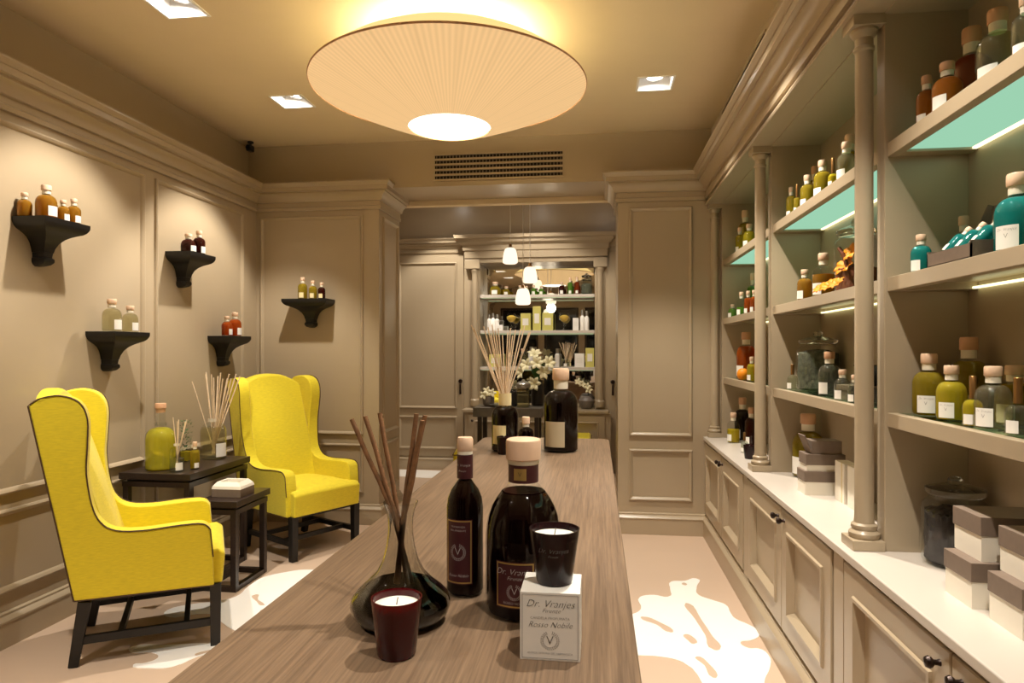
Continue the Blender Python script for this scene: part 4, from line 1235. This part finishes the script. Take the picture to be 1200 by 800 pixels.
STK = [((-0.475, 1.25, 1.165), 0.3), ((-0.448, 1.25, 1.171), -0.3), ((-0.425, 1.27, 1.176), 0.2), ((-0.348, 1.26, 1.176), -0.2), ((-0.328, 1.25, 1.174), 0.4), ((-0.329, 1.235, 1.166), 0.1)]
for (tx, ty, tz), k in STK:
    top = Vector((tx + 0.375, ty - 1.245, tz - TZ))
    nk = Vector((top.x * 0.16, top.y * 0.3, 0.205))
    ft = Vector((-top.x * 0.35, 0.02 * k, 0.02))
    pts = [ft, ft.lerp(nk, 0.5), nk, nk.lerp(top, 0.33) + Vector((0.004 * k, 0, 0)), nk.lerp(top, 0.66) - Vector((0.003 * k, 0, 0)), top]
    obj('twig', tube(pts, 0.0048, 8), 'stick', dc, smooth=60)

candle('dark red candle standing alone at the front left of the table', (-0.340, 1.105, TZ), 0.098, 0.033, 0.0435)

# tall slim bottle
tbt = thing('bottle', 'tall slim dark wine-coloured bottle with wooden stopper on the table', 'bottle', (-0.281, 1.405, TZ), 0, 'dark bottles on the long table')
r = 0.0395
obj('glass_body', lathe([(0.033, 0), (0.038, 0.003), (r, 0.010), (r, 0.185), (0.037, 0.205), (0.030, 0.222), (0.020, 0.236), (0.016, 0.243), (0.0155, 0.30)], 40), 'glass', tbt, smooth=40)
obj('liquid', lathe([(0.032, 0.003), (0.0385, 0.010), (0.0385, 0.185), (0.036, 0.204), (0.029, 0.221), (0.019, 0.235), (0.0145, 0.242)], 40), 'l_black', tbt, smooth=40)
obj('neck_label', lathe([(0.0172, 0.246), (0.0172, 0.297)], 28, caps=False), 'wine', tbt, smooth=40)
obj('neck_band', lathe([(0.0165, 0.297), (0.0165, 0.304)], 24), 'band', tbt, smooth=40)
obj('stopper', lathe([(0.0165, 0.304), (0.0175, 0.306), (0.0175, 0.328), (0.0155, 0.333)], 24), 'stopper', tbt, smooth=40)
AN = -PI / 2 - 0.20
def framed_label(parent, R, ang, half, z0, z1, text):
    l_ = obj('label', patch(R, ang, half, z0, z1, 14), 'wine', parent, smooth=60)
    bm = bmesh.new()
    def strip(a0, a1, b0, b1):
        n = 8
        lo = []; hi = []
        for i in range(n + 1):
            a = a0 + (a1 - a0) * i / n
            lo.append(bm.verts.new((R * 1.006 * math.cos(a), R * 1.006 * math.sin(a), b0)))
            hi.append(bm.verts.new((R * 1.006 * math.cos(a), R * 1.006 * math.sin(a), b1)))
        for i in range(n): bm.faces.new((lo[i], lo[i + 1], hi[i + 1], hi[i]))
    w = 0.0028; wa = w / R; m = 0.002; ma = m / R
    strip(ang - half + ma, ang + half - ma, z0 + m, z0 + m + w)
    strip(ang - half + ma, ang + half - ma, z1 - m - w, z1 - m)
    strip(ang - half + ma, ang - half + ma + wa, z0 + m, z1 - m)
    strip(ang + half - ma - wa, ang + half - ma, z0 + m, z1 - m)
    obj('gold_border', bm, 'gold', l_)
    text_mesh(text, bend(R * 1.008, ang), 'silver', l_)
    # wreath round the monogram
    return l_
def wreath(parent, R, ang, zc, rad, mat='silver'):
    bm = bmesh.new()
    f = bend(R, ang)
    for k in range(26):
        a = PI * 0.62 + (2 * PI - PI * 0.24) * k / 25
        for e in (-1, 1):
            c0 = Vector((rad * math.cos(a), rad * math.sin(a)))
            tip = Vector((rad * (1 + 0.22 * e) * math.cos(a + 0.12), rad * (1 + 0.22 * e) * math.sin(a + 0.12)))
            n_ = Vector((-(tip - c0).y, (tip - c0).x)).normalized() * rad * 0.045
            md = (c0 + tip) / 2
            bm.faces.new([bm.verts.new(f(p.x, zc + p.y)) for p in (c0, md + n_, tip, md - n_)])
    obj('emblem', bm, mat, parent)
l_ = framed_label(tbt, r * 1.004, AN, 0.80, 0.030, 0.165, [('V', 0.024, 0, 0.098, 0), ('FRAGRANZA', 0.0055, 0, 0.150, 0), ('PER AMBIENTE', 0.0055, 0, 0.142, 0), ('Rosso Nobile', 0.0085, 0, 0.048, 0.35)])
wreath(l_, r * 1.012, AN, 0.097, 0.015)
text_mesh([('Dr. Vranjes', 0.008, 0, 0.275, 0.35), ('Firenze', 0.006, 0, 0.263, 0.35)], bend(0.0175, AN), 'silver', tbt)

# big bottle
bb = thing('bottle', 'big dark faceted bottle with broad wooden stopper behind the candle box', 'bottle', (-0.146, 1.325, TZ), 0, 'dark bottles on the long table')
r = 0.075
bp_ = [(0.064, 0), (0.072, 0.004), (r, 0.012), (r, 0.150), (0.0735, 0.170), (0.0695, 0.190), (0.063, 0.208), (0.054, 0.224), (0.044, 0.238), (0.034, 0.248), (0.029, 0.256), (0.0285, 0.300)]
obj('glass_body', lathe(bp_, 96, flute=10, famp=0.012), 'glass', bb, smooth=40)
obj('liquid', lathe([(a * 0.965, b + 0.002) for a, b in bp_[:-3]], 96, flute=10, famp=0.012), 'l_black', bb, smooth=40)
obj('neck_label', lathe([(0.0302, 0.258), (0.0302, 0.293)], 36, caps=False), 'wine', bb, smooth=40)
obj('collar', lathe([(0.030, 0.293), (0.032, 0.296), (0.032, 0.302)], 36), 'band', bb, smooth=40)
obj('stopper', lathe([(0.033, 0.302), (0.0348, 0.304), (0.0352, 0.336), (0.0340, 0.341), (0.031, 0.343), (0, 0.344)], 36), 'stopper', bb, smooth=40)
AB = -PI / 2 - 0.12
l_ = framed_label(bb, r * 1.014, AB, 0.52, 0.030, 0.118, [('Dr. Vranjes', 0.0165, 0, 0.099, 0.35), ('Firenze', 0.010, 0, 0.087, 0.35), ('V', 0.019, 0, 0.062, 0), ('ROSSO NOBILE', 0.0065, 0, 0.040, 0)])
wreath(l_, r * 1.024, AB, 0.061, 0.013)
tx = obj('emblem', patch(0.0309, AB, 0.42, 0.264, 0.287, 8), 'gold', bb, smooth=40)
text_mesh([('V', 0.013, 0, 0.2755, 0)], bend(0.0313, AB), 'inkd', bb)

# candle box and the candle on it
cb = thing('candle_box', 'white printed candle carton standing at the front of the table', 'box', (-0.078, 1.163, TZ), 0.0)
obj('carton', B((-0.0505, 0.0505, -0.050, 0.050, 0, 0.114)), 'label', cb, bevel=0.0008)
fnb = lambda a, b: (a, -0.0506, b)
bm = bmesh.new()
for x0, x1, z0, z1 in ((-0.047, 0.047, 0.1095, 0.1102), (-0.047, 0.047, 0.0035, 0.0042), (-0.047, -0.0463, 0.0035, 0.1102), (0.0463, 0.047, 0.0035, 0.1102)):
    bm.faces.new([bm.verts.new((x, -0.0505 - 0.0001, z)) for x, z in ((x0, z0), (x1, z0), (x1, z1), (x0, z1))])
obj('printed_border', bm, 'ink', cb)
text_mesh([('Dr. Vranjes', 0.0175, 0, 0.095, 0.4), ('Firenze', 0.0105, 0.002, 0.0835, 0.4), ('CANDELA PROFUMATA', 0.0062, 0, 0.071, 0), ('Rosso Nobile', 0.0135, 0, 0.060, 0.4), ('V', 0.021, 0, 0.034, 0), ('ANTICA OFFICINA DEL FARMACISTA', 0.0046, 0, 0.0125, 0)], fnb, 'inkd', cb)
bm = bmesh.new()
for k in range(26):
    a = PI * 0.62 + (2 * PI - PI * 0.24) * k / 25
    for e in (-1, 1):
        rad = 0.0135
        c0 = Vector((rad * math.cos(a), rad * math.sin(a))); tip = Vector((rad * (1 + 0.22 * e) * math.cos(a + 0.12), rad * (1 + 0.22 * e) * math.sin(a + 0.12)))
        n_ = Vector((-(tip - c0).y, (tip - c0).x)).normalized() * rad * 0.045
        md = (c0 + tip) / 2
        bm.faces.new([bm.verts.new((p.x, -0.0507, 0.034 + p.y)) for p in (c0, md + n_, tip, md - n_)])
obj('emblem', bm, 'ink', cb)
candle('dark candle standing on the white printed carton', (-0.074, 1.168, TZ + 0.114), 0.094, 0.0315, 0.0443, 'candledark', True)

# far end of the table
fd = bottle('large dark reed diffuser with cream label at the far end of the table', (-0.470, 3.40, TZ), 0.305, 0.142, 'l_black', -PI / 2 - 0.35, cap='none', labmat='cream', name='reed_diffuser', cat='diffuser', fill=0.93, body=0.80, lh=0.095, lz=0.14, la=0.55)
obj('neck_label', lathe([(0.033, 0.236), (0.033, 0.298)], 24, caps=False), 'cream', fd, smooth=40)
for k in range(18):
    tx_ = -0.165 + 0.30 * k / 17 + random.uniform(-0.01, 0.01)
    obj('reed', tube([(-tx_ * 0.08, 0, 0.10), (tx_ * 0.16, random.uniform(-0.01, 0.01), 0.30), (tx_, random.uniform(-0.05, 0.05), 0.62 + random.uniform(-0.03, 0.03))], 0.0032, 6), 'reed', fd)
fb2 = bottle('largest dark bottle with cream label at the far end of the table', (-0.185, 3.44, TZ), 0.425, 0.180, 'l_black', -PI / 2 - 0.35, labmat='parch', group='dark bottles at the far table end', fill=0.96, body=0.76, lh=0.128, lz=0.07, la=0.62)
bottle('small dark bottle with pink stopper between the two large far ones', (-0.385, 3.62, TZ), 0.155, 0.090, 'l_black', -PI / 2, lab=False, group='dark bottles at the far table end', fill=0.93, body=0.66)
candle('small dark candle at the foot of the far reed diffuser', (-0.462, 3.295, TZ), 0.088, 0.030, 0.036, 'candledark')

# ------------------------------------------------------------------ back room: pendants, console, stools, niche
def pendant(label, x, y, z):
    t = thing('pendant_lamp', label, 'pendant lamp', (x, y, z), 0, 'small glass pendants')
    obj('shade', lathe([(0.030, 0.075), (0.046, 0.066), (0.056, 0.040), (0.064, 0.0), (0.069, -0.035), (0.066, -0.058), (0.052, -0.068), (0.0, -0.070)], 28), 'pend', t, smooth=60)
    obj('cap', lathe([(0.004, 0.112), (0.012, 0.108), (0.014, 0.085), (0.030, 0.078), (0.032, 0.070)], 18), 'brass', t, smooth=40)
    obj('cord', tube([(0, 0, 0.11), (0, 0, 2.95 - z)], 0.003, 6), 'white', t)
    light('pendant_light', 'POINT', (x, y, z - 0.12), 2.2, (1.0, 0.85, 0.65), t, 0.06)
pendant('highest of the three small glowing glass pendants', -0.775, 5.95, 2.145)
pendant('middle-height glowing glass pendant on the right', -0.597, 5.95, 1.97)
pendant('lowest of the three small glowing glass pendants', -0.648, 5.85, 1.768)

ct = thing('console_table', 'grey stone-topped console table in front of the mirrored niche', 'table', (-0.78, 6.48, 0))
obj('top', B((-0.40, 0.27, -0.20, 0.20, 0.66, 0.75)), 'stone', ct, bevel=0.004)
for sx in (-0.34, 0.21):
    for sy in (-0.15, 0.15):
        obj('leg', B((sx - 0.02, sx + 0.02, sy - 0.02, sy + 0.02, 0, 0.66)), 'dark', ct)
def stool(label, x, y, rz):
    t = thing('stool', label, 'stool', (x, y, 0), rz, 'yellow stools in the back room')
    obj('seat', B((-0.21, 0.21, -0.21, 0.21, 0.26, 0.455)), 'yellow', t, bevel=0.03, seg=3)
    for e in (-1, 1):
        obj('piping', tube([(-0.205, e * 0.211, 0.43), (0.205, e * 0.211, 0.43)], 0.005, 6), 'piping', t)
        obj('piping', tube([(e * 0.211, -0.205, 0.43), (e * 0.211, 0.205, 0.43)], 0.005, 6), 'piping', t)
    for sx in (-1, 1):
        for sy in (-1, 1):
            obj('leg', bar((sx * 0.17, sy * 0.17, 0.27), (sx * 0.17, sy * 0.17, 0), 0.04, 0.04, w2=0.03, d2=0.03), 'black', t)
stool('yellow upholstered stool beyond the left edge of the long table', -1.00, 5.64, 0.12)
stool('yellow upholstered stool beyond the far right bottle', -0.268, 6.665, 0.0)

# vase of lilies
CTZ = 0.75
lv = thing('lily_vase', 'dark vase of white lilies with green leaves before the niche', 'flower vase', (-0.585, 6.59, CTZ))
obj('vase', lathe([(0.05, 0), (0.062, 0.01), (0.066, 0.10), (0.055, 0.20), (0.048, 0.235), (0.052, 0.25)], 24, caps=False), 'plastic', lv, smooth=40)
for k in range(16):
    a = random.uniform(0, 2 * PI); s_ = random.uniform(0.04, 0.15)
    top = Vector((s_ * math.cos(a), 0.6 * s_ * math.sin(a), random.uniform(0.30, 0.46)))
    w = Vector((-math.sin(a), math.cos(a), 0)) * 0.022
    bm = bmesh.new()
    b0 = Vector((0.01 * math.cos(a), 0.01 * math.sin(a), 0.22)); md = b0.lerp(top, 0.55) + Vector((0, 0, 0.03))
    V_ = [bm.verts.new(p) for p in (b0, md + w, top, md - w, md - Vector((0, 0, 0.006)))]
    bm.faces.new((V_[0], V_[1], V_[4])); bm.faces.new((V_[1], V_[2], V_[4])); bm.faces.new((V_[2], V_[3], V_[4])); bm.faces.new((V_[3], V_[0], V_[4]))
    obj('leaf', bm, 'leaf', lv)
for (x, y, z, rx, ry) in ((-0.10, -0.05, 0.40, 1.2, -0.5), (0.0, -0.09, 0.42, 1.3, 0.0), (0.11, -0.06, 0.42, 1.2, 0.5), (-0.03, 0.0, 0.50, 0.7, 0.1), (-0.15, -0.03, 0.32, 1.3, -0.9), (0.06, -0.06, 0.33, 1.4, 0.3), (-0.02, -0.09, 0.22, 1.5, -0.2)):
    blossom('petal', lv, (x, y, z), 0.076, 6, (rx, ry), 0.6)
mj = thing('glass_canister', 'square clear canister with silver lid left of the lilies', 'jar', (-0.70, 6.345, CTZ))
obj('glass_body', B((-0.062, 0.062, -0.05, 0.05, 0, 0.19)), 'glass', mj, bevel=0.008)
obj('contents', B((-0.055, 0.055, -0.044, 0.044, 0.006, 0.17)), 'l_pale', mj)
obj('lid', lathe([(0.066, 0.19), (0.072, 0.20), (0.070, 0.225), (0.050, 0.245), (0.02, 0.25), (0.015, 0.265), (0, 0.27)], 24), 'metal', mj, smooth=40)
jar('grey lidded jar right behind the far reed diffuser', (-0.82, 6.45, CTZ), 0.22, 0.11, 'pot', 0.85)
sh_ = thing('orchid_pot', 'dark pot with white blossoms at the left end of the console', 'plant', (-1.055, 6.45, CTZ))
obj('pot', lathe([(0.04, 0), (0.055, 0.02), (0.06, 0.08), (0.05, 0.10)], 20), 'grey', sh_, smooth=40)
obj('stem', tube([(0, 0, 0.09), (0.01, -0.01, 0.12), (-0.005, -0.03, 0.15)], 0.004, 6), 'leaf', sh_)
for x, z in ((-0.01, 0.15), (0.04, 0.13), (-0.04, 0.11)):
    blossom('petal', sh_, (x, -0.04, z), 0.05, 5, (1.2, 0.1), 0.2)
tr = obj('glass_dish', lathe([(0.03, 0), (0.035, 0.004), (0.065, 0.016), (0.08, 0.028), (0.076, 0.029), (0.03, 0.008), (0, 0.008)], 28), 'metal', loc=(-0.95, 6.345, CTZ), smooth=40)
tag(tr, 'shallow silver dish on the front left of the console', 'dish')

# niche: lower cabinet with counter, mirror, shelves
nc = thing('niche_cabinet', 'taupe low cabinet under the mirrored niche', 'cabinet', (-0.64, 7.0, 0))
obj('body', B((-0.74, 0.78, -0.09, 0.085, 0, 0.645)), 'paint', nc)
for k in range(3):
    x0 = -0.70 + k * 0.48
    dd = obj('door', rings((x0, x0 + 0.46, 0.12, 0.62), [(0, 0), (0, 0.015), (0.06, 0.015), (0.065, 0.022), (0.075, 0.022), (0.085, 0.004)], lambda a, b, n: (a, -0.09 - n, b)), 'paint', nc)
    kb = lathe([(0.005, 0), (0.013, 0.02), (0.0, 0.03)], 12)
    for v in kb.verts: v.co = Vector((x0 + 0.04 + v.co.x, -0.105 - v.co.z, 0.56 + v.co.y))
    obj('knob', kb, 'knob', dd, smooth=40)
co_ = obj('niche_counter', B((-1.41, 0.12, 6.885, 7.087, 0.645, 0.677), (-1.256, -0.023, 7.087, 7.344, 0.645, 0.677)), 'paint', bevel=0.006)
tag(co_, 'taupe counter ledge at the bottom of the mirrored niche', 'worktop')
mi = obj('mirror', B((-1.256, -0.023, 7.345, 7.358, 0.678, 2.232)), 'mirror')
tag(mi, 'tall mirror lining the back of the niche', 'mirror')
nlab = ['topmost niche shelf in front of the mirror', 'middle niche shelf in front of the mirror', 'lowest niche shelf in front of the mirror']
for z, lb in zip((1.895, 1.511, 1.117), nlab):
    s = thing('niche_shelf', lb, 'shelf', (-0.64, 7.2, z), 0, 'niche shelves')
    obj('board', B((-0.616, 0.616, -0.10, 0.143, -0.032, 0)), 'worktop', s, bevel=0.003)
    obj('led_strip', B((-0.60, 0.60, -0.085, -0.075, -0.036, -0.032)), 'ledniche', s)
N1, N2, N3, N4 = 1.895, 1.511, 1.117, 0.677
NY = 7.17
gn = 'bottles on the niche shelves'
NA = -PI / 2
bottle('round olive flask at the left of the top niche shelf', (-1.10, NY, N1), 0.145, 0.125, 'l_olive', NA, group=gn, seg=16)
bottle('squat olive bottle second on the top niche shelf', (-0.977, NY, N1), 0.095, 0.080, 'l_olive', NA, group=gn, seg=16)
for k, (x, h, w) in enumerate(((-0.828, 0.106, 'first'), (-0.754, 0.098, 'second'), (-0.68, 0.104, 'third'), (-0.597, 0.096, 'fourth'))):
    bottle('%s from the left of four little green bottles on the top niche shelf' % w, (x, NY, N1), h, 0.062, 'l_green', NA, group=gn, seg=16)
bottle('dark capped bottle right of the four little green ones', (-0.377, NY, N1), 0.137, 0.064, 'l_maroon', NA, group=gn, seg=16)
bottle('slim green bottle beside the red one on the top niche shelf', (-0.286, NY, N1), 0.182, 0.055, 'l_green', NA, group=gn, seg=16)
bottle('slim red bottle on the top niche shelf', (-0.213, NY, N1), 0.188, 0.055, 'l_red', NA, group=gn, seg=16)
jar('pointed glass jar at the right end of the top niche shelf', (-0.11, NY, N1), 0.23, 0.118, 'grass', 0.6)
def white_bottle(label, x, h, z, d=0.046):
    t = thing('bottle', label, 'bottle', (x, NY, z), 0, 'white bottles in the niche')
    obj('body', lathe([(d * 0.46, 0), (d * 0.5, 0.004), (d * 0.5, h * 0.66), (d * 0.3, h * 0.72), (d * 0.2, h * 0.74)], 16), 'white', t, smooth=40)
    obj('cap', lathe([(d * 0.3, h * 0.74), (d * 0.3, h)], 14), 'metal', t, smooth=40)
for k, (x, h, w) in enumerate(((-1.165, 0.179, 'leftmost'), (-1.122, 0.19, 'second'), (-1.078, 0.178, 'third'))):
    white_bottle('%s of three slim white bottles left on the middle niche shelf' % w, x, h, N2)
def goblet(label, x):
    t = thing('goblet', label, 'goblet', (x, NY, N2), 0, 'goblets in the niche')
    obj('glass', lathe([(0.04, 0), (0.012, 0.006), (0.007, 0.02), (0.007, 0.075), (0.03, 0.095), (0.056, 0.13), (0.056, 0.15), (0.040, 0.185)], 20, caps=False), 'glass', t, smooth=40)
    obj('filling', lathe([(0.01, 0.09), (0.03, 0.10), (0.05, 0.13), (0.05, 0.15), (0.02, 0.165), (0, 0.167)], 16), 'yfill', t, smooth=40)
goblet('stemmed glass goblet with orange filling, left on the middle niche shelf', -0.921)
goblet('stemmed glass goblet with orange filling, right on the middle niche shelf', -0.349)
def plain_box(label, x, z, w, h, mat='cream', y=NY, d=0.08):
    t = thing('carton', label, 'box', (x, y, z), 0, 'cartons in the niche')
    obj('body', B((-w / 2, w / 2, -d / 2, d / 2, 0, h)), mat, t, bevel=0.002)
    obj('front_label', B((-w * 0.3, w * 0.3, -d / 2 - 0.001, -d / 2, h * 0.3, h * 0.7)), 'label', t)
M['ybox'] = paint('yellow_green_card', (206, 200, 110), 0.6)
plain_box('yellow-green carton left of the tall one on the middle niche shelf', -0.763, N2, 0.108, 0.185, 'ybox')
plain_box('tall yellow-green carton at the centre of the middle niche shelf', -0.645, N2, 0.088, 0.262, 'ybox', NY + 0.04)
plain_box('yellow-green carton right of the tall one on the middle niche shelf', -0.525, N2, 0.115, 0.19, 'ybox')
plain_box('white carton beside the two slim white bottles on the middle niche shelf', -0.225, N2, 0.062, 0.132, 'white')
white_bottle('left of the two slim white bottles at the right of the middle niche shelf', -0.155, 0.218, N2)
white_bottle('right of the two slim white bottles at the right of the middle niche shelf', -0.108, 0.208, N2)
plain_box('low white carton in front at the left of the middle niche shelf', -1.04, N2, 0.06, 0.06, 'white', 7.13, 0.05)
plain_box('cream carton at the left of the lowest niche shelf', -1.10, N3, 0.12, 0.137, 'ybox')
bottle('clear squat bottle next to the cream carton on the lowest niche shelf', (-0.94, NY, N3), 0.155, 0.065, 'l_clear', NA, group=gn, seg=16)
bottle('slim clear bottle on the lowest niche shelf left of the lilies', (-0.801, NY, N3), 0.20, 0.062, 'l_pale', NA, group=gn, seg=16)
white_bottle('broad white-capped bottle behind the lilies on the lowest niche shelf', -0.699, 0.22, N3, 0.074)
white_bottle('slim white bottle right of the lilies on the lowest niche shelf', -0.423, 0.20, N3, 0.054)
dn = bottle('small niche reed diffuser with brown reeds on the lowest shelf', (-0.335, NY, N3), 0.11, 0.070, 'l_clear', NA, cap='none', name='reed_diffuser', cat='diffuser', seg=16)
reeds(dn, 7, 0.02, 0.27, 0.06, 0.0028, 'reed')
plain_box('white round-edged carton right on the lowest niche shelf', -0.185, N3, 0.10, 0.145, 'white')
plain_box('yellow-green carton at the right end of the lowest niche shelf', -0.075, N3, 0.09, 0.205, 'ybox')
oc = thing('orchid_pot', 'grey pot with a white orchid at the right of the niche counter', 'plant', (-0.11, 7.12, N4))
obj('pot', lathe([(0.05, 0), (0.075, 0.03), (0.085, 0.09), (0.06, 0.13), (0.05, 0.135)], 24), 'grey', oc, smooth=40)
obj('stem', tube([(0.02, 0, 0.13), (0.03, -0.02, 0.20), (-0.02, -0.03, 0.27), (-0.08, -0.03, 0.29)], 0.004, 6), 'leaf', oc)
for x, z in ((-0.085, 0.285), (-0.045, 0.265), (0.01, 0.24), (0.025, 0.20)):
    blossom('petal', oc, (x, -0.05, z), 0.045, 5, (1.2, 0.1), 0.2)
